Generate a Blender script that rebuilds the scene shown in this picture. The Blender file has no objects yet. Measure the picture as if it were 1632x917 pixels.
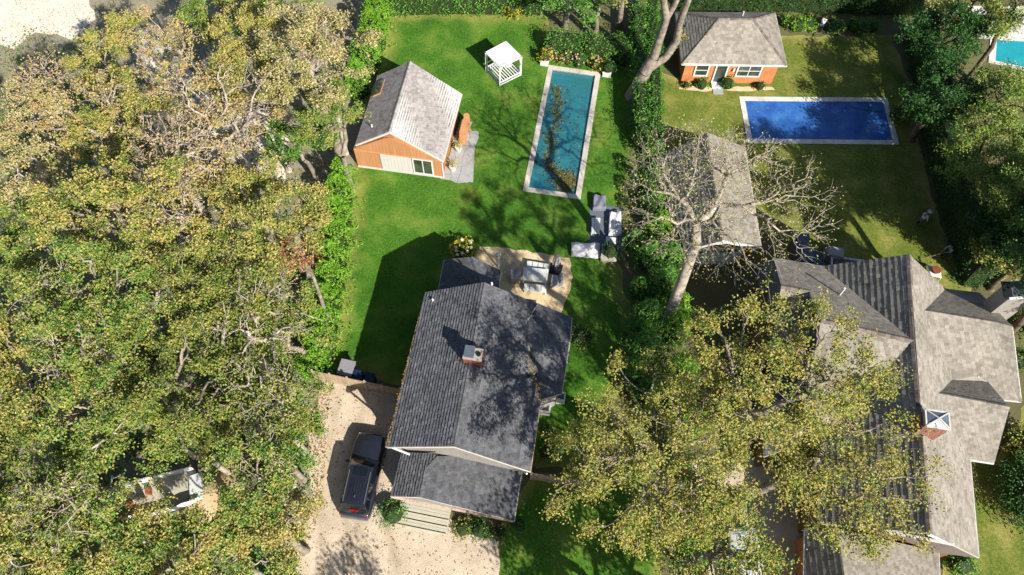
import bpy, math, random
import numpy as np
from mathutils import Vector, Matrix, geometry
random.seed(7); RNG = np.random.default_rng(7)
S = bpy.context.scene; C = S.collection
R = math.radians
# ------------------------------------------------------------------ camera, light, exposure
CAM_H, FPX, TILT, ROLL = 52.0, 1270.0, R(27.3), R(-1.4)
cd = bpy.data.cameras.new("camera"); cam = bpy.data.objects.new("camera", cd); C.objects.link(cam)
cd.sensor_width = 36; cd.lens = 36*FPX/1632; cd.clip_end = 2000; cd.clip_start = .5
cam.matrix_world = Matrix.Translation((0, 0, CAM_H)) @ Matrix.Rotation(TILT, 4, 'X') @ Matrix.Rotation(-ROLL, 4, 'Z')
S.camera = cam
SUN_EL, SUN_AZ = R(36), R(-53.5)
w = bpy.data.worlds.new("World"); S.world = w; w.use_nodes = True
nt = w.node_tree; sky = nt.nodes.new('ShaderNodeTexSky'); sky.sky_type = 'NISHITA'; sky.sun_disc = False
sky.sun_elevation = SUN_EL; sky.sun_rotation = math.pi/2 - SUN_AZ
nt.links.new(sky.outputs[0], nt.nodes['Background'].inputs[0]); nt.nodes['Background'].inputs[1].default_value = .07
sl = bpy.data.lights.new("sun", 'SUN'); so = bpy.data.objects.new("sun", sl); C.objects.link(so)
sl.energy = 5.0; sl.angle = R(.5); sl.color = (1, .95, .86)
sd = Vector((math.cos(SUN_AZ)*math.cos(SUN_EL), math.sin(SUN_AZ)*math.cos(SUN_EL), math.sin(SUN_EL)))
so.rotation_euler = sd.to_track_quat('Z', 'Y').to_euler(); so.location = (20, -20, 60)
S.view_settings.view_transform = 'Standard'; S.view_settings.look = 'None'
S.view_settings.exposure = .88; S.view_settings.gamma = 1
S.cycles.max_bounces = 6; S.cycles.diffuse_bounces = 2; S.cycles.glossy_bounces = 2
S.cycles.transmission_bounces = 4; S.cycles.transparent_max_bounces = 8
S.cycles.caustics_reflective = False; S.cycles.caustics_refractive = False

# ------------------------------------------------------------------ plan measuring: a photo pixel and a height give a place
def ray(x, y):
    x -= 816; y -= 458.5
    c, s = math.cos(ROLL), math.sin(ROLL); x, y = c*x - s*y, s*x + c*y
    return Vector((x, -y*math.cos(TILT) + FPX*math.sin(TILT), -y*math.sin(TILT) - FPX*math.cos(TILT)))
def P(x, y, z=0.0):
    d = ray(x, y); k = (CAM_H - z)/-d.z
    return Vector((d.x*k, d.y*k, z))
class Plane:
    def __init__(s, a, b, c):
        s.a = a; s.n = (b-a).cross(c-a).normalized()
        if s.n.z < 0: s.n = -s.n
    def pix(s, x, y):
        d = ray(x, y); o = Vector((0, 0, CAM_H)); t = (s.a-o).dot(s.n)/d.dot(s.n); return o + d*t
    def z(s, x, y): return s.a.z - ((x-s.a.x)*s.n.x + (y-s.a.y)*s.n.y)/s.n.z

# ------------------------------------------------------------------ materials
def lin(h):
    return tuple(((c/12.92) if c <= .04045 else ((c+.055)/1.055)**2.4) for c in [int(h[i:i+2], 16)/255 for i in (0, 2, 4)])
def mat(name, cols, scale=3.0, island=0.0, rough=.8, bump=0.0, bscale=40.0, metal=0.0, detail=6, spec=.3, transl=0.0, contrast=1.0, attr=None, attrcol=None, stretch=None, fine=None):
    """cols: hex colours blended by noise and, by 'island', by the random value of each loose piece"""
    m = bpy.data.materials.new(name); m.use_nodes = True; n = m.node_tree; N = n.nodes; L = n.links
    b = N['Principled BSDF']; b.inputs['Roughness'].default_value = rough; b.inputs['Metallic'].default_value = metal
    b.inputs['Specular IOR Level'].default_value = spec
    tc = N.new('ShaderNodeTexCoord'); co = tc.outputs['Object']
    if stretch:
        mp = N.new('ShaderNodeMapping'); mp.inputs['Scale'].default_value = stretch; L.new(co, mp.inputs[0]); co = mp.outputs[0]
    no = N.new('ShaderNodeTexNoise'); no.inputs['Scale'].default_value = scale; no.inputs['Detail'].default_value = detail
    no.inputs['Roughness'].default_value = .62; L.new(co, no.inputs['Vector'])
    mr = N.new('ShaderNodeMapRange'); mr.inputs[1].default_value = .5 - .22/contrast; mr.inputs[2].default_value = .5 + .22/contrast
    L.new(no.outputs['Fac'], mr.inputs[0]); fac = mr.outputs[0]
    if fine:
        nf = N.new('ShaderNodeTexNoise'); nf.inputs['Scale'].default_value = fine; nf.inputs['Detail'].default_value = 3; L.new(co, nf.inputs['Vector'])
        mf = N.new('ShaderNodeMapRange'); mf.inputs[1].default_value = .3; mf.inputs[2].default_value = .7; L.new(nf.outputs['Fac'], mf.inputs[0])
        mx = N.new('ShaderNodeMix'); mx.inputs[0].default_value = .45; L.new(fac, mx.inputs[2]); L.new(mf.outputs[0], mx.inputs[3]); fac = mx.outputs[0]
    if island:
        g = N.new('ShaderNodeNewGeometry'); mx = N.new('ShaderNodeMix'); mx.inputs[0].default_value = island
        L.new(fac, mx.inputs[2]); L.new(g.outputs['Random Per Island'], mx.inputs[3]); fac = mx.outputs[0]
    cr = N.new('ShaderNodeValToRGB'); e = cr.color_ramp.elements
    k = len(cols)
    while len(e) < k: e.new(.5)
    for i, c in enumerate(cols):
        e[i].position = i/max(1, k-1); e[i].color = lin(c) + (1,)
    L.new(fac, cr.inputs[0]); col = cr.outputs[0]
    if attr:
        at = N.new('ShaderNodeAttribute'); at.attribute_name = attr
        ad = N.new('ShaderNodeMath'); ad.operation = 'MULTIPLY_ADD'; L.new(no.outputs['Fac'], ad.inputs[0]); ad.inputs[1].default_value = 1.6; ad.inputs[2].default_value = -.8
        ad2 = N.new('ShaderNodeMath'); ad2.operation = 'ADD'; ad2.use_clamp = True; L.new(at.outputs['Fac'], ad2.inputs[0]); L.new(ad.outputs[0], ad2.inputs[1])
        ac = N.new('ShaderNodeValToRGB'); ac.color_ramp.elements[0].color = lin(attrcol[0])+(1,); ac.color_ramp.elements[1].color = lin(attrcol[1])+(1,); L.new(fac, ac.inputs[0])
        mx = N.new('ShaderNodeMix'); mx.data_type = 'RGBA'; L.new(ad2.outputs[0], mx.inputs[0]); L.new(col, mx.inputs[6]); L.new(ac.outputs[0], mx.inputs[7]); col = mx.outputs[2]
    L.new(col, b.inputs['Base Color'])
    if bump:
        nb = N.new('ShaderNodeTexNoise'); nb.inputs['Scale'].default_value = bscale; nb.inputs['Detail'].default_value = 4; L.new(co, nb.inputs['Vector'])
        bp = N.new('ShaderNodeBump'); bp.inputs['Strength'].default_value = bump; bp.inputs['Distance'].default_value = .05; L.new(nb.outputs['Fac'], bp.inputs['Height']); L.new(bp.outputs[0], b.inputs['Normal'])
    if transl:
        tr = N.new('ShaderNodeBsdfTranslucent'); L.new(col, tr.inputs[0]); ms = N.new('ShaderNodeMixShader'); ms.inputs[0].default_value = transl
        L.new(b.outputs[0], ms.inputs[1]); L.new(tr.outputs[0], ms.inputs[2]); L.new(ms.outputs[0], N['Material Output'].inputs[0])
    return m
M = {}
def streaks(m, amt=.25):
    N = m.node_tree.nodes; L = m.node_tree.links; b = N['Principled BSDF']; src = b.inputs['Base Color'].links[0].from_socket
    tc = N.new('ShaderNodeTexCoord'); no = N.new('ShaderNodeTexNoise'); no.inputs['Scale'].default_value = .55; no.inputs['Detail'].default_value = 5; no.inputs['Roughness'].default_value = .7; L.new(tc.outputs['Object'], no.inputs['Vector'])
    mr = N.new('ShaderNodeMapRange'); mr.inputs[1].default_value = .35; mr.inputs[2].default_value = .65; mr.inputs[3].default_value = 1-amt; mr.inputs[4].default_value = 1+amt*.4; L.new(no.outputs[0], mr.inputs[0])
    mx = N.new('ShaderNodeVectorMath'); mx.operation = 'SCALE'; L.new(src, mx.inputs[0]); L.new(mr.outputs[0], mx.inputs['Scale']); L.new(mx.outputs[0], b.inputs['Base Color'])
def leafmat(name, cols, scale=1.1, island=.24, **k): return mat(name, cols, scale=scale, island=island, rough=.5, transl=.2, spec=.35, detail=3, **k)
M['ground'] = mat('ground_soil', ['4a4434', '5c5a38', '6d6647'], .25, bump=.5, bscale=6, fine=9)
M['woodsfloor'] = mat('woods_floor_sand', ['5e5a48', '767060', '8e8674', '5c5a3a', '9c9484'], .5, bump=.5, bscale=8, fine=7)
M['sand'] = mat('pale_sand', ['b8aa98', 'c7baaa', 'd2c6b8', 'c2b094'], .4, bump=.4, bscale=9, fine=6)
M['lawn'] = mat('lawn_grass', ['24440a', '31580e', '3f6a15', '50781d', '66822b'], .35, rough=.9, bump=.9, bscale=22, attr='dry', attrcol=('7d8038', '9a8f50'), fine=6)
M['lawn2'] = mat('dry_lawn_grass', ['3a4f14', '50621c', '646e28', '7c7c3a', '8f8748'], .45, rough=.9, bump=.9, bscale=20, attr='dry', attrcol=('85833e', 'a2925c'), fine=5)
M['gravel'] = mat('driveway_gravel', ['ac9a82', 'bcaa94', 'c8b7a2', 'd0c2b0'], .6, bump=.8, bscale=16, fine=11, attr='dry', attrcol=('8e8068', 'a09378'))
M['gravel2'] = mat('patio_gravel', ['b09676', 'c2a884', 'd2bc98', 'decaac'], 1.5, bump=.9, bscale=14, fine=10)
M['coping'] = mat('limestone_coping', ['a09a8e', 'b3aca0', 'c1bab0', 'a89c84'], 1.2, island=.35, bump=.2)
M['coping2'] = mat('white_stone_coping', ['aaa79d', 'c0beb6', 'cfcdc6', '9c9686'], 1.2, island=.35, bump=.2)
M['plaster'] = mat('pool_plaster', ['b4dcde', 'c4e4e6', 'd0eaea'], .8)
M['plaster2'] = mat('turquoise_liner', ['127f8c', '1a929e'], .8)
M['cover'] = mat('blue_pool_cover_vinyl', ['1d4a8e', '25559a', '3163a4', '4f7aa8'], .7, rough=.45, bump=.25, bscale=5, spec=.5)
M['slate'] = mat('flagstone_grey', ['7c7d80', '8f9093', 'a09e9b', '88837c'], 2.0, island=.6, bump=.3)
M['slatedark'] = mat('bluestone_paver', ['4a5058', '59606a', '656b72'], 2.0, island=.6, bump=.3)
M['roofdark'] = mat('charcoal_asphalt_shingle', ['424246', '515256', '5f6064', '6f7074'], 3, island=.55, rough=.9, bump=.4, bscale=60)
M['roofgrey'] = mat('weathered_brown_grey_shingle', ['6f6960', '7e776d', '8a8379', '979086', '7b746a'], 2, island=.6, rough=.9, bump=.4, bscale=60)
M['roofcedar'] = mat('silvered_cedar_shingle', ['746c69', '8a8380', '989290', 'a5a09d', '847b76'], 2, island=.6, rough=.9, bump=.4, bscale=60)
M['cap'] = mat('ridge_cap_shingle', ['4f4843', '6a605a', '7d736b'], 3, island=.8, rough=.9)
M['cedar'] = mat('orange_cedar_siding', ['8e5532', 'a4683f', 'b4784c', 'c08a60'], 1.2, bump=.3, rough=.7, fine=8)
M['cedarboard'] = mat('cedar_board', ['94633f', 'ac7a52', 'bb8a62', 'c49a78'], 1.5, island=.6, bump=.2, rough=.7, stretch=(1, 1, .15))
M['brownwall'] = mat('brown_shingle_siding', ['6a4c30', '7d5b3a', '8c6a48'], 1.2, bump=.4, rough=.8, fine=8)
M['greywall'] = mat('grey_shingle_siding', ['77726c', '89847d', '96918a'], 1.2, bump=.4, rough=.85, fine=8)
M['whitewash'] = mat('whitewashed_board', ['a8a49e', 'bab6b0', 'c6c3be'], 2, island=.7, stretch=(1, 1, .2))
M['white'] = mat('white_paint', ['c2c2c0', 'd0d0ce'], 2, rough=.5)
M['trim'] = mat('white_trim_weathered', ['b0aca6', 'c6c3be'], 3, rough=.6)
M['copper'] = mat('tan_gutter_with_leaves', ['7a5a44', 'a08474', 'c0a898', '8a6038'], 5, rough=.8, island=.3)
M['fence'] = mat('weathered_fence_board', ['84705a', '96826a', 'a89680', '8f6a48'], 2, island=.6, bump=.3)
M['greywood'] = mat('grey_deck_board', ['8d8878', 'a09b8a', 'aea998', '7f8068'], 2, island=.7, bump=.3)
M['table'] = mat('bleached_table_slat', ['b4b5b3', 'c8c9c6', 'd4d4d0'], 3, island=.7)
M['brick'] = mat('red_brick', ['6e3a2c', '84483a', '965a48', '7a5244'], 4, island=.7, bump=.4)
M['pinkbrick'] = mat('pale_red_brick', ['744840', '885850', '96685e'], 4, island=.7, bump=.4)
M['mortar'] = mat('chimney_mortar', ['8d8680', 'a09a92'], 8)
M['metal'] = mat('galvanised_flashing', ['8c949c', 'a5acb2'], 3, rough=.35, metal=.8)
M['darkmetal'] = mat('dark_metal', ['26282b', '34373a'], 3, rough=.4, metal=.5)
M['glass'] = mat('window_glass', ['1c2220', '39433c', '5a5a3c'], 1.0, rough=.06, spec=.9)
M['glassd'] = mat('dark_car_glass', ['0c1012', '141a1e'], 1.0, rough=.05, spec=.9)
M['black'] = mat('black_rubber', ['0c0c0d', '16161a'], 6, rough=.7)
M['bark'] = mat('pale_grey_bark', ['5c5348', '776c60', '8f8578', 'a0968a'], 2.5, bump=.6, bscale=9, rough=.9)
M['barkw'] = mat('white_bark', ['74695c', '8f8476', 'a89d90', 'b8aea2'], 2.0, bump=.4, bscale=9, rough=.9)  # paler bark for the sycamore, the leafless trees and some woodland trees
M['barkd'] = mat('brown_bark', ['4c4137', '63574a', '7a6e5f'], 2.5, bump=.6, bscale=9, rough=.9)
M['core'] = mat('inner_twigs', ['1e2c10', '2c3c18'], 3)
M['la'] = leafmat('autumn_maple_leaf', ['4a5c1c', '748030', '98994a', 'b0a45a', 'b89e62', '8e9044', 'b08a54'])
M['lb'] = leafmat('olive_green_leaf', ['33481a', '566c28', '78883a', '98984c', 'aaa056', '6c8036'])
M['lc'] = leafmat('russet_tan_leaf', ['767442', 'a09860', 'b49e70', 'bc9e74', 'a88a5c', '949256'])
M['ld'] = leafmat('deep_olive_leaf', ['2a3e14', '46581f', '647430', '7c8238', '909048', '566a28'])
M['lt'] = leafmat('pale_tan_leaf', ['868650', 'a69e68', 'b8a67a', 'beac82', 'a09a60', 'b09a6c'])
M['lg'] = leafmat('fresh_green_leaf', ['1e420e', '2f5f16', '447a22', '62902e', '4c8226'])
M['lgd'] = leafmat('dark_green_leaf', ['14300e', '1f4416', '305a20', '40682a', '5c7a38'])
M['larb'] = leafmat('bright_arborvitae_leaf', ['355f12', '4f8218', '6c9c26', '8cb03a', '5c901e'])
M['lpriv'] = leafmat('privet_leaf', ['2a5418', '3f7022', '5a8c34', '78a048', '4a7c2a'])
M['lash'] = leafmat('yellow_green_ash_leaf', ['2c5016', '4c7226', '748e3a', '9aa44e', '5e7e32'])
M['lyel'] = leafmat('yellow_shrub_leaf', ['7d8a1a', 'a09c24', 'b8a830', '8c9a28'])
M['lred'] = leafmat('red_leaf', ['7a4630', '8e4a3a', 'a0604a', '8c7040'])
M['ly'] = leafmat('golden_maple_leaf', ['3a5218', '586c24', '748434', 'a09c46', 'a8944c', '6c802e', 'b08c4c', '4a621e'])
M['flower'] = mat('pink_cream_blossom', ['98705c', 'ac8a74', 'b8a088'], 3, island=.8)
M['flowerw'] = mat('white_blossom', ['c0c0a0', 'd8d8c0'], 3, island=.8)
M['leaflitter'] = mat('fallen_leaves', ['6a5424', '8a6c30', 'a0843c', '7a4c28', '8c8440'], 1, island=1.0)
M['poolleaf'] = mat('floating_leaves', ['1c2010', '30341a', '464620', '6a6430', '807840'], 1, island=1.0, rough=.6)
M['cloth'] = mat('white_cover_cloth', ['bcbabc', 'd0ced0', 'd8d7d9'], 1.5, rough=.7, bump=.5, bscale=7)
M['clothg'] = mat('grey_cover_cloth', ['8a8484', '9c9696', 'a8a0a0'], 1.5, rough=.8, bump=.5, bscale=7)
M['clothd'] = mat('slate_furniture_cover', ['5a5c66', '6c6e7a', '74727c'], 1.5, rough=.8, bump=.5, bscale=7)
M['tarp'] = mat('sand_coloured_tarp', ['8e7458', 'a08466', 'ac9478', '8a7c40'], .9, rough=.8, bump=.6, bscale=3)

for k_ in ('roofdark', 'roofgrey', 'roofcedar', 'gravel', 'coping', 'coping2', 'cover'): streaks(M[k_], .22)
# ------------------------------------------------------------------ mesh helpers
def nmesh(name, V, F, m, parent=None, smooth=False, attr=None):
    """numpy verts (n,3) and faces: an (m,k) array or a list of index lists"""
    me = bpy.data.meshes.new(name)
    V = np.asarray(V, dtype=np.float32)
    if isinstance(F, np.ndarray):
        k = F.shape[1]; cnt = np.full(len(F), k, np.int32); flat = F.astype(np.int32).ravel()
    else:
        cnt = np.array([len(f) for f in F], np.int32); flat = np.fromiter((i for f in F for i in f), np.int32)
    st = np.concatenate([[0], np.cumsum(cnt)[:-1]]).astype(np.int32)
    me.vertices.add(len(V)); me.vertices.foreach_set('co', V.ravel())
    me.loops.add(len(flat)); me.loops.foreach_set('vertex_index', flat)
    me.polygons.add(len(cnt)); me.polygons.foreach_set('loop_start', st); me.polygons.foreach_set('loop_total', cnt)
    me.polygons.foreach_set('use_smooth', np.full(len(cnt), bool(smooth)))
    me.update(calc_edges=True); me.validate()
    if attr:
        a = me.attributes.new(attr[0], 'FLOAT', 'POINT'); a.data.foreach_set('value', np.asarray(attr[1], np.float32))
    ml = m if isinstance(m, list) else [m]
    for q in ml: me.materials.append(q)
    o = bpy.data.objects.new(name, me); C.objects.link(o)
    if parent is not None:
        o.parent = parent; q = parent; off = Vector((0, 0, 0))
        while q is not None: off += q.location; q = q.parent
        me.transform(Matrix.Translation(-off))
    return o
def root(name, label, cat, loc=(0, 0, 0), group=None):
    o = bpy.data.objects.new(name, None); C.objects.link(o); o.location = loc; o.empty_display_size = .2
    return tag(o, label, cat, group)
def tag(o, label, cat, group=None, kind=None):
    o['label'] = label; o['category'] = cat
    if group: o['group'] = group
    if kind: o['kind'] = kind
    return o
def struct(o): o['kind'] = 'structure'; return o
def stuff(o): o['kind'] = 'stuff'; return o
class MB:
    def __init__(s): s.V = []; s.F = []
    def add(s, V, F):
        b = len(s.V); s.V += [tuple(v) for v in V]; s.F += [[i+b for i in f] for f in F]; return s
    def box(s, c, size, ax=None, top=1.0):
        """ax: x direction (horizontal Vector); top: scale of the upper face"""
        x = Vector(ax).normalized() if ax is not None else Vector((1, 0, 0)); z = Vector((0, 0, 1)); 
        if abs(x.z) > .999: y = Vector((0, 1, 0))
        else: y = z.cross(x).normalized()
        z = x.cross(y); c = Vector(c); V = []
        for k in (-1, 1):
            t = top if k > 0 else 1
            for i, j in ((-1, -1), (1, -1), (1, 1), (-1, 1)): V.append(c + x*i*size[0]/2*t + y*j*size[1]/2*t + z*k*size[2]/2)
        return s.add(V, [(3, 2, 1, 0), (4, 5, 6, 7), (0, 1, 5, 4), (1, 2, 6, 5), (2, 3, 7, 6), (3, 0, 4, 7)])
    def bar(s, a, b, r, r2=None, n=6):
        a = Vector(a); b = Vector(b); d = (b-a)
        if d.length < 1e-6: return s
        d.normalize(); u = d.cross(Vector((0, 0, 1)) if abs(d.z) < .9 else Vector((1, 0, 0))).normalized(); v = d.cross(u)
        r2 = r if r2 is None else r2; V = []
        for p, q in ((a, r), (b, r2)):
            for i in range(n):
                t = 2*math.pi*(i+.5)/n; V.append(p + u*math.cos(t)*q + v*math.sin(t)*q)
        F = [[i, (i+1) % n, n+(i+1) % n, n+i] for i in range(n)] + [list(range(n))[::-1], list(range(n, 2*n))]
        return s.add(V, F)
    def path(s, pts, r, n=6):
        for i in range(len(pts)-1): s.bar(pts[i], pts[i+1], r, n=n)
        return s
    def beam(s, a, b, wd, h):
        """rectangular beam from a to b, wd wide and h high, top face at the height of the points"""
        a = Vector(a); b = Vector(b); d = (b-a).normalized(); y = Vector((0, 0, 1)).cross(d).normalized(); z = d.cross(y); V = []
        for p in (a, b):
            for j, k in ((-1, -1), (1, -1), (1, 0), (-1, 0)): V.append(p + y*j*wd/2 + z*k*h)
        return s.add(V, [(0, 1, 2, 3)[::-1], (4, 5, 6, 7), (0, 1, 5, 4), (1, 2, 6, 5), (2, 3, 7, 6), (3, 0, 4, 7)])
    def prism(s, poly, z0, z1=None, tops=None):
        """poly: list of points; z0 bottom; z1 top (or tops per point)"""
        n = len(poly); V = [(p[0], p[1], z0) for p in poly] + [(p[0], p[1], (tops[i] if tops else z1)) for i, p in enumerate(poly)]
        return s.add(V, [list(range(n))[::-1], list(range(n, 2*n))] + [[i, (i+1) % n, n+(i+1) % n, n+i] for i in range(n)])
    def slab(s, poly, t):
        """polygon in space with thickness t downwards"""
        n = len(poly); V = [tuple(p) for p in poly] + [(p[0], p[1], p[2]-t) for p in poly]
        return s.add(V, [list(range(n)), list(range(n, 2*n))[::-1]] + [[i, n+i, n+(i+1) % n, (i+1) % n] for i in range(n)])
    def blob(s, c, r, nu=12, nv=7, jit=0.0):
        c = Vector(c); V = []; F = []
        if not hasattr(r, '__len__'): r = (r, r, r)
        for j in range(nv+1):
            ph = math.pi*j/nv
            for i in range(nu):
                th = 2*math.pi*i/nu; q = 1 + random.uniform(-jit, jit)
                V.append((c.x+r[0]*q*math.sin(ph)*math.cos(th), c.y+r[1]*q*math.sin(ph)*math.sin(th), c.z+r[2]*q*math.cos(ph)))
        for j in range(nv):
            for i in range(nu): F.append([j*nu+i, (j+1)*nu+i, (j+1)*nu+(i+1) % nu, j*nu+(i+1) % nu])
        return s.add(V, F)
    def build(s, name, m, parent=None, smooth=False, bevel=0.0):
        o = nmesh(name, s.V, s.F, m, parent, smooth)
        if bevel:
            b = o.modifiers.new('bevel', 'BEVEL'); b.width = bevel; b.segments = 2; b.limit_method = 'ANGLE'
        return o
def copy_tree(o, loc=None, parent=None):
    c = o.copy(); C.objects.link(c); c.parent = parent
    if loc is not None: c.location = loc
    for ch in o.children: copy_tree(ch, None, c)
    return c
def smoothpoly(pts, it=1, jit=.0, closed=True):
    pts = [Vector(p) for p in pts]
    for _ in range(it):
        q = []
        for i in range(len(pts)):
            a, b = pts[i], pts[(i+1) % len(pts)]; q += [a*.75+b*.25, a*.25+b*.75]
        pts = q
    if jit: pts = [p + Vector((random.gauss(0, jit), random.gauss(0, jit), 0)) for p in pts]
    return pts
def densify(pts, step, jit):
    out = []
    for i in range(len(pts)):
        a, b = Vector(pts[i]), Vector(pts[(i+1) % len(pts)]); n = max(1, int((b-a).length/step))
        for k in range(n):
            p = a.lerp(b, k/n); out.append(p + Vector((random.uniform(-jit, jit), random.uniform(-jit, jit), 0)))
    return out
def inside(px, py, poly):
    res = np.zeros(px.shape, bool); n = len(poly)
    for i in range(n):
        x1, y1 = poly[i][0], poly[i][1]; x2, y2 = poly[(i+1) % n][0], poly[(i+1) % n][1]
        c = ((y1 > py) != (y2 > py)) & (px < (x2-x1)*(py-y1)/((y2-y1) if y2 != y1 else 1e-9)+x1); res ^= c
    return res
def edgedist(px, py, poly):
    d = np.full(px.shape, 1e9); n = len(poly)
    for i in range(n):
        a = np.array(poly[i][:2]); b = np.array(poly[(i+1) % n][:2]); ab = b-a; L = max(1e-9, ab@ab)
        t = np.clip(((px-a[0])*ab[0]+(py-a[1])*ab[1])/L, 0, 1); d = np.minimum(d, np.hypot(px-a[0]-t*ab[0], py-a[1]-t*ab[1]))
    return d
HOLES = []
def sheet(name, pix, z, m, jit=.12, step=.6, grid=None, dryw=1.5, holes=(), world=False):
    """a ground sheet inside a polygon; with 'grid' it gets inner points and a 'dry' attribute near its edges"""
    poly = densify([P(x, y, 0) for x, y in pix], step, jit); holes = list(holes)
    V = [Vector((p.x, p.y)) for p in poly]; E = [(i, (i+1) % len(V)) for i in range(len(V))]
    for h in holes:
        b = len(V); V += [Vector((p.x, p.y)) for p in h]; E += [(b+i, b+(i+1) % len(h)) for i in range(len(h))]
    if grid:
        xs = np.array([p.x for p in poly]); ys = np.array([p.y for p in poly])
        X, Y = np.meshgrid(np.arange(xs.min(), xs.max(), grid), np.arange(ys.min(), ys.max(), grid*.87), indexing='ij'); X = X + (np.arange(X.shape[1]) % 2)*grid/2
        X = X.ravel(); Y = Y.ravel(); k = inside(X, Y, poly) & (edgedist(X, Y, poly) > grid*.4)
        for h in holes: k &= ~inside(X, Y, h)
        V += [Vector((a, b)) for a, b in zip(X[k], Y[k])]
    r = geometry.delaunay_2d_cdt(V, E, [], 1, 1e-5); vs, fs = r[0], r[2]
    F = []
    ce = np.array([[(vs[f[0]].x+vs[f[1]].x+vs[f[2]].x)/3, (vs[f[0]].y+vs[f[1]].y+vs[f[2]].y)/3] for f in fs]); k = np.ones(len(fs), bool)
    for h in holes: k &= ~inside(ce[:, 0], ce[:, 1], h)
    F = [list(f) for f, q in zip(fs, k) if q]; vx = np.array([v.x for v in vs]); vy = np.array([v.y for v in vs])
    d = edgedist(vx, vy, poly) if grid else np.full(len(vs), 9.)
    dry = np.clip(1-d/max(dryw, 1e-6), 0, 1)**1.3*.9
    return struct(nmesh(name, np.stack([vx, vy, np.full(len(vx), z)], 1), F, m, attr=('dry', dry)))

# ------------------------------------------------------------------ leaves, trees, hedges
def leaf_arrays(c, size, up=.9, asp=.62):
    n = len(c); nr = RNG.normal(size=(n, 3)); nr[:, 2] = np.abs(nr[:, 2])*1.0 + up; nr /= np.linalg.norm(nr, axis=1)[:, None]
    t = RNG.normal(size=(n, 3)); u = np.cross(nr, t); u /= np.linalg.norm(u, axis=1)[:, None]; v = np.cross(nr, u)
    s = (size*RNG.uniform(.6, 1.35, n))[:, None]/2
    V = np.stack([c-u*s, c+v*s*asp+nr*s*.25, c+u*s, c-v*s*asp+nr*s*.25], 1).reshape(-1, 3)
    return V, np.arange(4*n).reshape(n, 4)
def leaves(name, c, size, m, parent, up=.9, asp=.62, m2=None, f2=0.0):
    V, F = leaf_arrays(c, size, up, asp)
    o = nmesh(name, V, F, [m, m2] if m2 else m, parent)
    if m2:
        o.data.polygons.foreach_set('material_index', (RNG.random(len(F)) < f2).astype(np.int32))
    return o
class Tubes:
    def __init__(s): s.V = []; s.F = []; s.n = 0
    def seg(s, a, b, ra, rb, k):
        d = b-a; L = np.linalg.norm(d)
        if L < 1e-5: return
        d = d/L; u = np.cross(d, (0, 0, 1.) if abs(d[2]) < .9 else (1., 0, 0)); u /= np.linalg.norm(u); v = np.cross(d, u)
        t = np.arange(k)*2*math.pi/k; ring = np.cos(t)[:, None]*u+np.sin(t)[:, None]*v
        s.V.append(a+ring*ra); s.V.append(b+ring*rb); i = np.arange(k); j = (i+1) % k
        s.F.append(np.stack([i, j, k+j, k+i], 1)+s.n); s.n += 2*k
def grow(T, Pn, tips, idx, rk, depth, out, lead=.42, rmin=.012):
    n = len(idx); Cn = tips[idx].mean(0); rad = rk*math.sqrt(n)
    if n == 1:
        tip = tips[idx[0]]; mid = (Pn+tip)/2 + RNG.normal(size=3)*.06*np.linalg.norm(tip-Pn)
        T.seg(Pn, mid, max(rk, rmin), max(rk*.8, rmin), 3); T.seg(mid, tip, max(rk*.8, rmin), rmin*.6, 3); out.append(mid); return
    D = Cn-Pn; L = np.linalg.norm(D); nx = Pn + D*lead + RNG.normal(size=3)*.09*L; nx[2] += .04*L
    k = 7 if rad > .12 else (5 if rad > .05 else 3)
    m1 = (Pn+nx)/2 + RNG.normal(size=3)*.05*L
    T.seg(Pn, m1, max(rad*1.08, rmin), max(rad, rmin), k); T.seg(m1, nx, max(rad, rmin), max(rad*.9, rmin), k)
    if n <= 5: out.append(nx)
    Q = tips[idx]; kk = 3 if (n > 24 and RNG.random() < .5) else 2
    cs = Q[RNG.choice(n, kk, replace=False)]
    for _ in range(4):
        lab = np.argmin(((Q[:, None]-cs[None])**2).sum(2), 1)
        cs = np.array([Q[lab == q].mean(0) if (lab == q).any() else cs[q] for q in range(kk)])
    for q in range(kk):
        sub = idx[lab == q]
        if len(sub) == n: sub = idx[:n//2]; grow(T, nx, tips, sub, rk, depth+1, out, lead, rmin); sub = idx[n//2:]
        if len(sub): grow(T, nx, tips, sub, rk, depth+1, out, lead, rmin)
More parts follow.
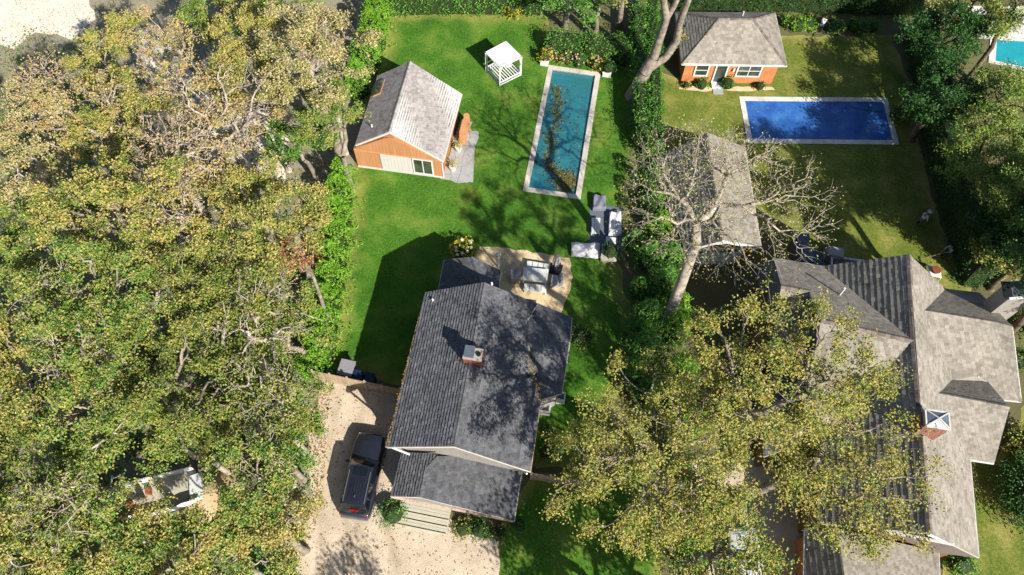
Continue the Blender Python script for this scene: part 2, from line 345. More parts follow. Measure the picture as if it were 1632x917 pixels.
def crown_tips(c, rx, rz, n, shell=.45, lobes=6, flat=-.55, mind=.0, puff=8, pr=.42):
    if puff:   # tips gathered in puffs of foliage with gaps between them
        k = max(4, n//puff); ctrs = crown_tips(c, rx, rz, k*2, shell, lobes, flat, 0, 0); pick = [0]
        d = ((ctrs-ctrs[0])**2).sum(1)
        while len(pick) < k: j = int(np.argmax(d*RNG.uniform(.5, 1, len(d)))); pick.append(j); d = np.minimum(d, ((ctrs-ctrs[j])**2).sum(1))
        q = ctrs[pick]; cnt = RNG.integers(int(puff*.5), int(puff*1.5)+1, len(q)); q = np.repeat(q, cnt, 0)
        return q + RNG.normal(size=q.shape)*np.array([pr, pr, pr*.55])
    c = np.array(c); dirs = RNG.normal(size=(lobes, 3)); dirs[:, 2] = np.abs(dirs[:, 2])*.6; dirs /= np.linalg.norm(dirs, axis=1)[:, None]; amp = RNG.uniform(.1, .42, lobes)
    pts = []
    while len(pts) < n:
        d = RNG.normal(size=(n*2, 3)); d /= np.linalg.norm(d, axis=1)[:, None]; d = d[d[:, 2] > flat]
        f = .74 + (amp[None]*np.clip(d@dirs.T, 0, 1)**4).sum(1); f = np.minimum(f, 1.22)
        r = (shell+(1-shell)*RNG.random(len(d))**.6)*f
        p = c + d*r[:, None]*np.array([rx, rx, rz])
        for q in p:
            if mind and pts and min(((np.array(pts)-q)**2).sum(1)) < mind*mind and RNG.random() < .9: continue
            pts.append(q)
            if len(pts) >= n: break
    return np.array(pts)
def tree(name, label, crown, rx, rz, tips=150, lpt=16, lm='la', bark='bark', size=.2, base=None, rk=.022, fork=.35, group=None, spread=.34, up=.9, m2=None, f2=0, shell=.45, seed=None, asp=.62, cat='tree', lead=.42, mind=0, flat=-.55, keep=None, lean=(0, 0), twigs=True, rmin=.012, puff=8, pr=.42):
    """crown: (pixel x, pixel y, height); stands on the ground beneath (or at the base pixel)"""
    global RNG
    if seed is not None: RNG = np.random.default_rng(seed)
    cp = P(*crown); b = P(base[0], base[1], 0) if base else Vector((cp.x+lean[0], cp.y+lean[1], 0))
    r = root(name, label, cat, b, group); b = np.array(b)
    tp = crown_tips(cp, rx, rz, tips, shell, mind=mind, flat=flat, puff=puff, pr=pr)
    if keep is not None: tp = tp[[keep(q) for q in tp]]
    T = Tubes(); n = len(tp); f = b + (np.array(cp)-b)*fork; f[2] = max(.6, (cp.z-rz*.6)*fork*1.6)
    tr = rk*math.sqrt(n)*1.15; m = (b+f)/2 + RNG.normal(size=3)*np.array([.12, .12, 0])
    q1 = b+(m-b)*.18
    T.seg(b-np.array([0, 0, .1]), q1, tr*1.6, tr*1.15, 9); T.seg(q1, m, tr*1.15, tr*1.03, 9); T.seg(m, f, tr*1.03, tr, 9)
    nodes = []; grow(T, f, tp, np.arange(n), rk, 0, nodes, lead, rmin)
    nmesh('trunk', np.concatenate(T.V), [list(q) for g in T.F for q in g], M[bark], r, smooth=True)
    if lpt:
        src = np.concatenate([tp, tp, np.array(nodes)]); cnt = RNG.integers(int(lpt*.3), int(lpt*1.7)+1, len(src))//2
        cc = np.repeat(src, cnt, 0); cc = cc + RNG.normal(size=cc.shape)*np.array([spread, spread, spread*.6])
        if keep is not None: cc = cc[[keep(q) for q in cc]]
        stuff(leaves('crown', cc, size, M[lm], r, up, asp, M[m2] if m2 else None, f2))
    return r
def clumps(pts, nrm, n_per, spread):
    c = np.repeat(pts, n_per, 0); return c + RNG.normal(size=c.shape)*spread
def shrub(label, px, py, r, h, lm='lg', n=None, size=.13, name='shrub', cat='shrub', group=None, flowers=None, up=.5, asp=.62, z0=0.0, m2=None, f2=0):
    b = P(px, py, 0) if not isinstance(px, Vector) else px; b = Vector((b.x, b.y, z0))
    rt = root(name, label, cat, b, group); n = n or int(260*r*r*(1+h))
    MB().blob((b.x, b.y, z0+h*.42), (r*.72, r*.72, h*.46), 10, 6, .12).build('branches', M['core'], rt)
    k = max(8, n//9); d = RNG.normal(size=(k, 3)); d[:, 2] = np.abs(d[:, 2])*1.0-.25; d /= np.linalg.norm(d, axis=1)[:, None]
    q = RNG.uniform(.72, 1.08, k)[:, None]; p = np.array([b.x, b.y, z0+h*.42]) + d*q*np.array([r, r, h*.58]); p[:, 2] = np.maximum(p[:, 2], z0+.04)
    stuff(leaves('foliage', clumps(p, None, 9, (r*.1+.03)), size, M[lm], rt, up, asp, M[m2] if m2 else None, f2))
    if flowers:
        m, kf, rf = flowers; mb = MB()
        for i in range(kf):
            a = random.uniform(0, 6.28); e = random.uniform(.1, 1); rr = r*math.sqrt(random.random())*1.02
            mb.blob((b.x+rr*math.cos(a), b.y+rr*math.sin(a), z0+h*(.55+.5*(1-(rr/r)**2))), (rf, rf, rf*.8), 6, 4, .2)
        stuff(mb.build('blossoms', M[m], rt))
    return rt
def hedge(label, pix, width, h, lm='lpriv', dens=60, size=.14, name='hedge', cat='hedge', group=None, bump=.12, asp=.6, up=.3, taper=.9, m2=None, f2=0, z0=0, round_=.0):
    """a clipped hedge along a line of pixels (ground centre line)"""
    pts = [P(x, y, 0) for x, y in pix]; rt = root(name, label, cat, pts[0], group)
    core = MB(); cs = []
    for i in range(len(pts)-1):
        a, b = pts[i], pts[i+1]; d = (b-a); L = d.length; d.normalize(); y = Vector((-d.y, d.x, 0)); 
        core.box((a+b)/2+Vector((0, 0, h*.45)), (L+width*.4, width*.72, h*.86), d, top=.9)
        for face, wd, ht in (('t', width, 0), ('l', 0, h), ('r', 0, h), ('e0', width, h), ('e1', width, h)):
            if face == 'e0' and i > 0 or face == 'e1' and i < len(pts)-2: continue
            area = (L*width if face == 't' else (L*h if face in 'lr' else width*h)); n = int(area*dens/7)
            if not n: continue
            s = RNG.random(n); t = RNG.random(n)
            if face == 't': loc = np.stack([s*(L+width*.5)-width*.25, (t-.5)*width*taper, np.full(n, h)], 1)
            elif face in 'lr':
                sg = 1 if face == 'l' else -1; loc = np.stack([s*L, sg*width/2*(1-(1-taper)*t), t*h], 1)
            else: loc = np.stack([np.full(n, -width*.25 if face == 'e0' else L+width*.25), (s-.5)*width, t*h], 1)
            wx = np.sin(loc[:, 0]*2.1+1.3)*.5+np.sin(loc[:, 0]*4.7+loc[:, 1]*3)*.5
            loc[:, 1] *= 1+wx*bump; loc[:, 2] *= 1+wx*bump*.6
            loc = np.repeat(loc, 7, 0) + RNG.normal(size=(n*7, 3))*.13*(1+bump)
            W = np.array(a)+loc[:, :1]*np.array(d)+loc[:, 1:2]*np.array(y)+loc[:, 2:]*np.array([0, 0, 1.]); W[:, 2] = np.maximum(W[:, 2]+z0, .03); cs.append(W)
    core.build('branches', M['core'], rt)
    stuff(leaves('foliage', np.concatenate(cs), size, M[lm], rt, up, asp, M[m2] if m2 else None, f2))
    return rt

# ------------------------------------------------------------------ roofs
def clip_poly(poly, a, b):
    out = []; n = len(poly)
    def sd_(p): return (b[0]-a[0])*(p[1]-a[1])-(b[1]-a[1])*(p[0]-a[0])
    for i in range(n):
        p, q = poly[i], poly[(i+1) % n]; sp, sq = sd_(p), sd_(q)
        if sp >= 0: out.append(p)
        if (sp >= 0) != (sq >= 0):
            t = sp/(sp-sq); out.append((p[0]+(q[0]-p[0])*t, p[1]+(q[1]-p[1])*t))
    return out
def roof_face(poly, m, parent, ex=.2, wd=.3, th=.018, slab=.16, slabmat=None, course=None):
    """poly: 3D points on one plane. A board slab with overlapping shingles laid in courses on it."""
    poly = [Vector(p) for p in poly]; n = Vector((0, 0, 0))
    for i in range(1, len(poly)-1): n += (poly[i]-poly[0]).cross(poly[i+1]-poly[0])
    n.normalize()
    if n.z < 0: n = -n; poly = poly[::-1]
    lo = MB().slab(poly, slab); lo.build('roof_deck', slabmat or M['trim'], parent)
    hx = Vector((0, 0, 1)).cross(n)
    hx = hx.normalized() if hx.length > .03 else Vector((1, 0, 0))
    if course: hx = Vector(course).normalized()
    dn = hx.cross(n).normalized()
    if dn.z > 0: dn = -dn; 
    O = poly[0]; p2 = [((p-O).dot(hx), (p-O).dot(dn)) for p in poly]
    area = sum(p2[i][0]*p2[(i+1) % len(p2)][1]-p2[(i+1) % len(p2)][0]*p2[i][1] for i in range(len(p2)))
    tris = geometry.tessellate_polygon([[Vector((a, b, 0)) for a, b in p2]])
    V = []; F = []
    for t in tris:
        tr = [p2[i] for i in t]
        ar = (tr[1][0]-tr[0][0])*(tr[2][1]-tr[0][1])-(tr[1][1]-tr[0][1])*(tr[2][0]-tr[0][0])
        if ar < 0: tr = tr[::-1]
        if abs(ar) < 1e-4: continue
        x0, x1 = min(p[0] for p in tr), max(p[0] for p in tr); y0, y1 = min(p[1] for p in tr), max(p[1] for p in tr)
        for r in range(math.floor(y0/ex), math.ceil(y1/ex)):
            off = (r*.37 % 1)*wd
            for c in range(math.floor((x0-off)/wd)-1, math.ceil((x1-off)/wd)+1):
                ux = c*wd+off; q = [(ux, r*ex), (ux+wd-.008, r*ex), (ux+wd-.008, r*ex+ex), (ux, r*ex+ex)]
                for k in range(3):
                    q = clip_poly(q, tr[k], tr[(k+1) % 3])
                    if len(q) < 3: break
                if len(q) < 3: continue
                hh = random.Random(r*7919+c).uniform(.75, 1.3)*th; b = len(V); m_ = len(q)
                for a, d in q: V.append(O+hx*a+dn*d+n*(.006+hh*(d/ex-r)))
                for a, d in q: V.append(O+hx*a+dn*d+n*.001)
                F.append(list(range(b, b+m_)))
                for k in range(m_):
                    k2 = (k+1) % m_
                    if q[k][1]+q[k2][1] > 2*(r*ex+.5*ex): F.append([b+k, b+m_+k, b+m_+k2, b+k2])
    o = nmesh('shingles', V, F, m, parent); stuff(o); return o
def ridge_caps(a, b, parent, m=None, w=.26, step=.22):
    a = Vector(a); b = Vector(b); d = (b-a); L = d.length; d.normalize(); y = Vector((0, 0, 1)).cross(d).normalized(); mb = MB()
    k = int(L/step)
    for i in range(k):
        p = a+d*(i+.5)*L/k; p.z += .035+random.uniform(0, .012); s = L/k*.49
        V = [p-d*s-y*w/2-Vector((0, 0, w*.28)), p+d*s-y*w/2-Vector((0, 0, w*.28)), p+d*s+Vector((0, 0, .02)), p-d*s+Vector((0, 0, .01)), p+d*s+y*w/2-Vector((0, 0, w*.28)), p-d*s+y*w/2-Vector((0, 0, w*.28))]
        mb.add(V, [(0, 1, 2, 3), (3, 2, 4, 5)])
    return stuff(mb.build('ridge_caps', m or M['cap'], parent))
def gutter(pts, parent, m=None, wd=.13):
    mb = MB()
    for i in range(len(pts)-1): mb.beam(Vector(pts[i])+Vector((0, 0, -.02)), Vector(pts[i+1])+Vector((0, 0, -.02)), wd, .12)
    return mb.build('gutter', m or M['trim'], parent)
def ctr(pts):
    c = Vector((0, 0, 0))
    for p in pts: c += Vector(p)
    return c/len(pts)
def inset(pts, d):
    c = ctr(pts); out = []
    for p in pts:
        v = Vector((p[0]-c.x, p[1]-c.y, 0)); L = v.length; out.append(Vector((p[0], p[1], 0)) - v/L*d*1.35)
    return out
def wallbox(foot, planes, parent, m, z0=-.05, gap=.17, name='wall', extra=True):
    """closed walls from a footprint up to just below the roof planes"""
    pts = []
    n = len(foot)
    for i in range(n):
        a, b = foot[i], foot[(i+1) % n]; k = 8 if extra else 1
        for j in range(k): pts.append(Vector(a).lerp(Vector(b), j/k))
    zf = lambda p: min(pl.z(p[0], p[1]) for pl in planes)-gap
    c = ctr(pts); mb = MB(); m_ = len(pts)
    V = [(p.x, p.y, z0) for p in pts]+[(p.x, p.y, zf(p)) for p in pts]+[(c.x, c.y, z0), (c.x, c.y, min(zf(c), 99))]
    F = [[i, (i+1) % m_, m_+(i+1) % m_, m_+i] for i in range(m_)]+[[m_+i, m_+(i+1) % m_, 2*m_+1] for i in range(m_)]+[[(i+1) % m_, i, 2*m_] for i in range(m_)]
    mb.add(V, F); return mb.build(name, m, parent)
def window(a, b, z0, z1, parent, nrm, frame=.09, panes=2, name='window', fm='white', mid=True):
    """a and b: ends of the opening on the wall face; nrm: outward direction"""
    a = Vector(a); b = Vector(b); d = (b-a); L = d.length; d.normalize(); nrm = Vector(nrm).normalized(); mb = MB()
    c = (a+b)/2
    def bx(cx, z, sx, sz, t, o): return (c+d*cx+nrm*o+Vector((0, 0, z)), (sx, t, sz))
    zc = (z0+z1)/2; H = z1-z0
    for args in ([bx(0, z0-frame/2, L+2*frame, frame, .1, .03), bx(0, z1+frame/2, L+2*frame, frame, .1, .03), bx(-L/2-frame/2, zc, frame, H, .1, .03), bx(L/2+frame/2, zc, frame, H, .1, .03)]): mb.box(args[0], args[1], d)
    for k in range(1, panes): q = bx(-L/2+L*k/panes, zc, .07, H, .08, .03); mb.box(q[0], q[1], d)
    if mid: q = bx(0, zc, L, .05, .07, .03); mb.box(q[0], q[1], d)
    f = mb.build(name, M[fm], parent)
    q = bx(0, zc, L, H, .03, .015); g = MB().box(q[0], q[1], d); g.build('pane', M['glass'], f); return f

# ================================================================== THE SETTING: ground, lawns, gravel
def tracks():
    me = C.objects['driveway'].data; n = len(me.vertices); co = np.zeros(n*3, np.float32); me.vertices.foreach_get('co', co); co = co.reshape(-1, 3); val = np.zeros(n)
    for ln in ([(640, 1100), (610, 900), (578, 780), (592, 690)], [(560, 1150), (540, 960), (530, 800), (560, 640)]):
        pts = [P(*q) for q in ln]
        for off in (-.85, .85):
            d = np.full(n, 1e9)
            for i in range(len(pts)-1):
                a, b = pts[i], pts[i+1]; t = (b-a).normalized(); nn = Vector((-t.y, t.x, 0))*off; a2, b2 = np.array((a+nn)[:2]), np.array((b+nn)[:2]); ab = b2-a2
                k = np.clip(((co[:, :2]-a2)@ab)/(ab@ab), 0, 1); d = np.minimum(d, np.linalg.norm(co[:, :2]-a2-k[:, None]*ab, axis=1))
            val = np.maximum(val, np.exp(-(d/.3)**2)*.5)
    me.attributes['dry'].data.foreach_set('value', val.astype(np.float32))
sheet('woods_clearing_floor', [(190, 45), (255, 40), (300, 110), (460, 190), (450, 290), (350, 280), (230, 120)], .009, M['sand'], .4, 1.0)
sheet('woods_floor', [(-900, 1500), (470, 1500), (440, 930), (500, 800), (505, 640), (545, 560), (545, 380), (560, 280), (590, 180), (600, 60), (560, -50), (-900, -50)], .004, M['woodsfloor'], .2, 1.2)
sheet('sandy_clearing', [(-200, -80), (135, -60), (150, 30), (120, 62), (60, 50), (20, 75), (-200, 60)], .010, M['sand'], .3, .8)
pool1 = [(874.3, 104.3), (957.4, 116.1), (925.1, 318.5), (832.9, 304.9)]
pool2 = [(1177.7, 154.6), (1413.9, 156.6), (1432.8, 230.9), (1191.7, 228.4)]
H1 = [P(x, y) for x, y in pool1]; H2 = [P(x, y) for x, y in pool2]
lawn_pix = [(620, 22), (870, 24), (880, 60), (1000, 60), (1015, 120), (1020, 250), (1005, 330), (985, 420), (1008, 500), (1008, 580), (980, 640), (940, 700), (905, 750), (860, 745), (700, 620), (636, 612), (528, 588), (533, 540), (548, 440), (560, 370), (566, 290), (556, 285), (585, 220), (598, 150), (610, 90)]
pool_hole = [ctr(H1) + (p-ctr(H1))*.97 for p in H1]; pool_hole2 = [ctr(H2) + (p-ctr(H2))*.97 for p in H2]
gr = sheet('ground', [(-2500, 2500), (4200, 2500), (4200, -600), (-2500, -600)], 0.0, M['ground'], jit=0, step=9999, holes=[pool_hole, pool_hole2])
sheet('lawn', lawn_pix, .008, M['lawn'], .2, .8, grid=.35, holes=[pool_hole], dryw=1.4)
sheet('right_lawn', [(1040, 110), (1080, 125), (1240, 60), (1420, 55), (1450, 130), (1470, 260), (1505, 370), (1545, 440), (1560, 520), (1380, 470), (1235, 420), (1225, 370), (1060, 240), (1040, 180)], .008, M['lawn2'], .2, .8, grid=.35, holes=[pool_hole2], dryw=1.0)
sheet('front_lawn', [(790, 850), (850, 755), (1010, 760), (1060, 860), (1050, 1100), (760, 1100)], .008, M['lawn'], .2, .8, grid=.35, dryw=.9)
sheet('side_lawn', [(1500, 870), (1550, 735), (1590, 730), (1640, 640), (1760, 640), (1760, 1100), (1500, 1100)], .008, M['lawn2'], .2, .8, grid=.35, dryw=.6)
sheet('driveway', [(512, 596), (640, 622), (650, 700), (660, 800), (722, 832), (745, 848), (797, 862), (790, 1150), (380, 1150), (462, 905), (500, 800), (488, 720), (505, 660)], .012, M['gravel'], .12, .5, grid=.3, dryw=.0)
tracks()
sheet('gravel_patio', [(764, 392), (800, 396), (850, 402), (908, 412), (912, 440), (906, 470), (895, 500), (880, 530), (760, 480), (748, 430)], .013, M['gravel2'], .1, .4)
sheet('side_driveway', [(1100, 735), (1190, 725), (1290, 760), (1290, 1150), (1120, 1150), (1130, 860)], .012, M['gravel'], .12, .6)
MB().slab([P(x, y, .03) for x, y in [(940, 326), (990, 330), (996, 400), (938, 396)]], .05).build('bluestone_terrace', M['slatedark'])['kind'] = 'structure'

def scatter(name, poly, n, size, m, z=.03, k=1.0):
    pw = [P(x, y) for x, y in poly]; xs = [p.x for p in pw]; ys = [p.y for p in pw]
    x = RNG.uniform(min(xs), max(xs), n*3); y = RNG.uniform(min(ys), max(ys), n*3); ok = inside(x, y, pw); x = x[ok][:n]; y = y[ok][:n]
    c = np.stack([x, y, np.full(len(x), z)], 1)
    return stuff(leaves(name, c, size, M[m], None, up=4))
scatter('fallen_leaves', [(500, 600), (640, 625), (660, 800), (795, 862), (790, 950), (440, 950), (500, 800)], 800, .11, 'leaflitter')
scatter('fallen_leaves', [(570, 40), (870, 40), (980, 120), (1000, 420), (960, 620), (700, 500), (550, 560)], 500, .09, 'leaflitter')
scatter('fallen_leaves', [(1050, 130), (1240, 110), (1430, 120), (1540, 430), (1240, 400)], 700, .09, 'leaflitter')
scatter('fallen_leaves', [(0, 0), (560, 0), (540, 560), (470, 917), (0, 917)], 9000, .14, 'leaflitter')
scatter('fallen_leaves', [(860, 760), (1010, 760), (1200, 917), (800, 917)], 900, .10, 'leaflitter')
scatter('fallen_leaves', [(500, 600), (530, 600), (520, 700), (515, 800), (490, 880), (460, 917), (440, 950), (500, 800)], 700, .10, 'leaflitter')
# grass blades at the worn lawn edges and in the lawn (too many to count)
def grass(poly, n, m, h=.07, seedz=0, hole=None):
    pw = [P(x, y) for x, y in poly]; xs = [p.x for p in pw]; ys = [p.y for p in pw]
    x = RNG.uniform(min(xs), max(xs), n*2); y = RNG.uniform(min(ys), max(ys), n*2); ok = inside(x, y, pw)
    if hole: ok &= ~inside(x, y, hole)
    x = x[ok][:n]; y = y[ok][:n]; k = len(x); a = RNG.uniform(0, 6.28, k); hh = h*RNG.uniform(.5, 1.4, k)
    b = np.stack([x, y, np.full(k, .008)], 1); u = np.stack([np.cos(a), np.sin(a), 0*a], 1); t = b + np.stack([RNG.normal(0, .03, k), RNG.normal(0, .03, k), hh], 1)
    V = np.stack([b-u*.02, b+u*.02, t], 1).reshape(-1, 3); o = nmesh('grass_blades', V, np.arange(3*k).reshape(k, 3), M[m]); return stuff(o)

# ================================================================== POOLS
def coping(Hc, wid, m, parent, stone=.9, z=.05):
    c = ctr(Hc); n = 4; inn = []
    for i in range(4):
        p = Hc[i]; a = (Hc[i-1]-p).normalized(); b = (Hc[(i+1) % 4]-p).normalized(); inn.append(p+(a+b)*wid)
    for i in range(4):
        a, b, ia, ib = Hc[i], Hc[(i+1) % 4], inn[i], inn[(i+1) % 4]; L = (b-a).length; k = max(2, round(L/stone))
        for j in range(k):
            s, t = j/k, (j+1)/k; g_ = .006/L
            q = [a.lerp(b, s+g_), a.lerp(b, t-g_), ia.lerp(ib, t-g_), ia.lerp(ib, s+g_)]; zz = z+random.uniform(-.004, .004)
            o = MB().slab([Vector((p.x, p.y, zz)) for p in q], .06).build('coping_stone', M[m], parent)
    MB2 = MB()
    for i in range(4):
        a, b, ia, ib = Hc[i], Hc[(i+1) % 4], inn[i], inn[(i+1) % 4]; MB2.slab([Vector((p.x, p.y, -.015)) for p in (a, b, ib, ia)], .3)
    MB2.build('bond_beam', M['mortar'], parent); return inn
def basin(inn, depth, m, parent, floorcut=None):
    V = [(p.x, p.y, -.01) for p in inn]+[(p.x, p.y, -depth) for p in inn]+[(p.x*1.0, p.y, -depth-.2) for p in inn]
    F = [[i, 4+i, 4+(i+1) % 4, (i+1) % 4] for i in range(4)]+[[7, 6, 5, 4][::-1]]
    return nmesh('basin', V, F, m, parent)
def open_hole(inn):
    pass
def water_mat(name, col, tint):
    m = bpy.data.materials.new(name); m.use_nodes = True; N = m.node_tree.nodes; L = m.node_tree.links; N.remove(N['Principled BSDF'])
    t = N.new('ShaderNodeBsdfTransparent'); t.inputs[0].default_value = tint+(1,)
    d = N.new('ShaderNodeBsdfDiffuse'); d.inputs[0].default_value = col+(1,)
    g_ = N.new('ShaderNodeBsdfGlossy'); g_.inputs['Roughness'].default_value = .04
    f = N.new('ShaderNodeFresnel'); f.inputs[0].default_value = 1.33; no = N.new('ShaderNodeTexNoise'); no.inputs['Scale'].default_value = 3.5; no.inputs['Detail'].default_value = 3
    tc = N.new('ShaderNodeTexCoord'); L.new(tc.outputs['Object'], no.inputs['Vector']); b = N.new('ShaderNodeBump'); b.inputs['Strength'].default_value = .25; b.inputs['Distance'].default_value = .05
    L.new(no.outputs[0], b.inputs['Height']); L.new(b.outputs[0], f.inputs[1]); L.new(b.outputs[0], g_.inputs['Normal'])
    a = N.new('ShaderNodeMixShader'); a.inputs[0].default_value = .13; L.new(t.outputs[0], a.inputs[1]); L.new(d.outputs[0], a.inputs[2])
    a2 = N.new('ShaderNodeMixShader'); L.new(f.outputs[0], a2.inputs[0]); L.new(a.outputs[0], a2.inputs[1]); L.new(g_.outputs[0], a2.inputs[2])
    L.new(a2.outputs[0], N['Material Output'].inputs[0]); return m
M['water'] = water_mat('pool_water', (.14, .55, .62), (.60, .97, .99))
r1 = root('swimming_pool', 'long narrow pool with teal water, drifts of leaves and a pale stone edge', 'swimming pool', ctr(H1))
inn1 = coping(H1, .42, 'coping', r1)
basin(inn1, 1.5, M['plaster'], r1)
def inpool(inn, u, v):   # u across from the left edge, v down from the top edge
    return inn[0].lerp(inn[1], u).lerp(inn[3].lerp(inn[2], u), v)
def pslab(inn, u0, u1, v0, v1, z, t, name, m, par):
    q = [inpool(inn, u0, v0), inpool(inn, u1, v0), inpool(inn, u1, v1), inpool(inn, u0, v1)]
    return MB().slab([Vector((p.x, p.y, z)) for p in q], t).build(name, m, par)
pslab(inn1, .01, .99, .002, .02, -.25, 1.2, 'step', M['plaster'], r1); pslab(inn1, .01, .52, .02, .05, -.4, 1.05, 'step', M['plaster'], r1); pslab(inn1, .01, .52, .05, .08, -.7, .75, 'step', M['plaster'], r1)
pslab(inn1, .01, .55, .90, .998, -.35, 1.1, 'sun_ledge', M['plaster'], r1)
MB().slab([Vector((p.x, p.y, -.13)) for p in inn1], .003).build('water', M['water'], r1)
# floating leaves: a winding drift from the top left to a raft at the bottom right
line = [(.12, .14), (.22, .2), (.3, .26), (.22, .34), (.35, .4), (.28, .5), (.2, .58), (.33, .62), (.25, .7), (.3, .78), (.42, .84), (.7, .86), (.78, .9), (.66, .93), (.8, .95)]
cs = []
for i in range(len(line)-1):
    for k in range(130 if i < 9 else 260):
        t = random.random(); u = line[i][0]*(1-t)+line[i+1][0]*t+random.gauss(0, .045 if i < 9 else .06); v = line[i][1]*(1-t)+line[i+1][1]*t+random.gauss(0, .018)
        if random.random() < .4: u += random.gauss(0, .15); v += random.gauss(0, .03)
        if .01 < u < .99 and .01 < v < .99: p = inpool(inn1, u, v); cs.append((p.x, p.y, -.118))
for k in range(900):
    u = .78+random.gauss(0, .09); v = .91+random.gauss(0, .035)
    if .5 < u < .97 and .8 < v < .985: p = inpool(inn1, u, v); cs.append((p.x, p.y, -.112))
for k in range(60): p = inpool(inn1, random.uniform(.7, .97), random.uniform(.3, .8)); cs.append((p.x, p.y, -.118))
stuff(leaves('floating_leaves', np.array(cs), .15, M['poolleaf'], None, up=6))
# covered pool
r2 = root('swimming_pool', 'rectangular pool hidden under a taut royal blue cover, white stone edge', 'swimming pool', ctr(H2))
inn2 = coping(H2, .42, 'coping2', r2)
k = 24; V = []; F = []
for j in range(k+1):
    for i in range(k*2+1):
        u, v = i/(2*k), j/k; p = inpool(inn2, u, v); e = min(u, 1-u, .12)/.12*min(v, 1-v, .15)/.15; V.append((p.x, p.y, -.03-.09*e+.012*math.sin(u*31+v*6)*e))
for j in range(k):
    for i in range(2*k): a = j*(2*k+1)+i; F.append([a, a+2*k+1, a+2*k+2, a+1])
co = nmesh('pool_cover', V, F, M['cover'], r2, smooth=True)
pslab(inn2, .0, 1, .0, 1, -.2, .1, 'basin', M['plaster'], r2)
M['hose'] = mat('green_hose', ['0f6a44', '1a8a58'], 3, rough=.5)
mb = MB(); c0 = inpool(inn2, .93, .12)
for q in range(3):
    rr = .45+.12*q; mb.path([(c0.x+rr*math.cos(t*.45)+.1*q, c0.y+rr*.8*math.sin(t*.45), -.08+.03*q) for t in range(15)], .02, 5)
p0 = inpool(inn2, .72, .1); mb.path([(p0.x+i*.25, p0.y+.15*math.sin(i*.8)-.2, -.085) for i in range(9)], .02, 5)
tag(mb.build('garden_hose', M['hose']), 'green hose coiled in loops on a corner of the blue pool cover', 'hose')
# turquoise pool half hidden by the trees, top right
r3 = root('swimming_pool', 'turquoise pool with a white edge seen through the trees', 'swimming pool', P(1620, 90))
q3 = [P(x, y) for x, y in [(1578, 60), (1690, 66), (1700, 128), (1575, 100)]]
MB().slab([p+Vector((0, 0, .07)) for p in q3], .09).build('pool_edge', M['coping2'], r3)
c3 = ctr(q3); i3 = [c3+(p-c3)*.82 for p in q3]
MB().slab([p+Vector((0, 0, .075)) for p in i3], .02).build('water', M['plaster2'], r3)
MB().slab([p+Vector((0, 0, .02)) for p in [P(1540, 10), P(1720, 10), P(1720, 60), P(1560, 62)]], .03).build('stone_terrace', M['coping2'])['kind'] = 'structure'

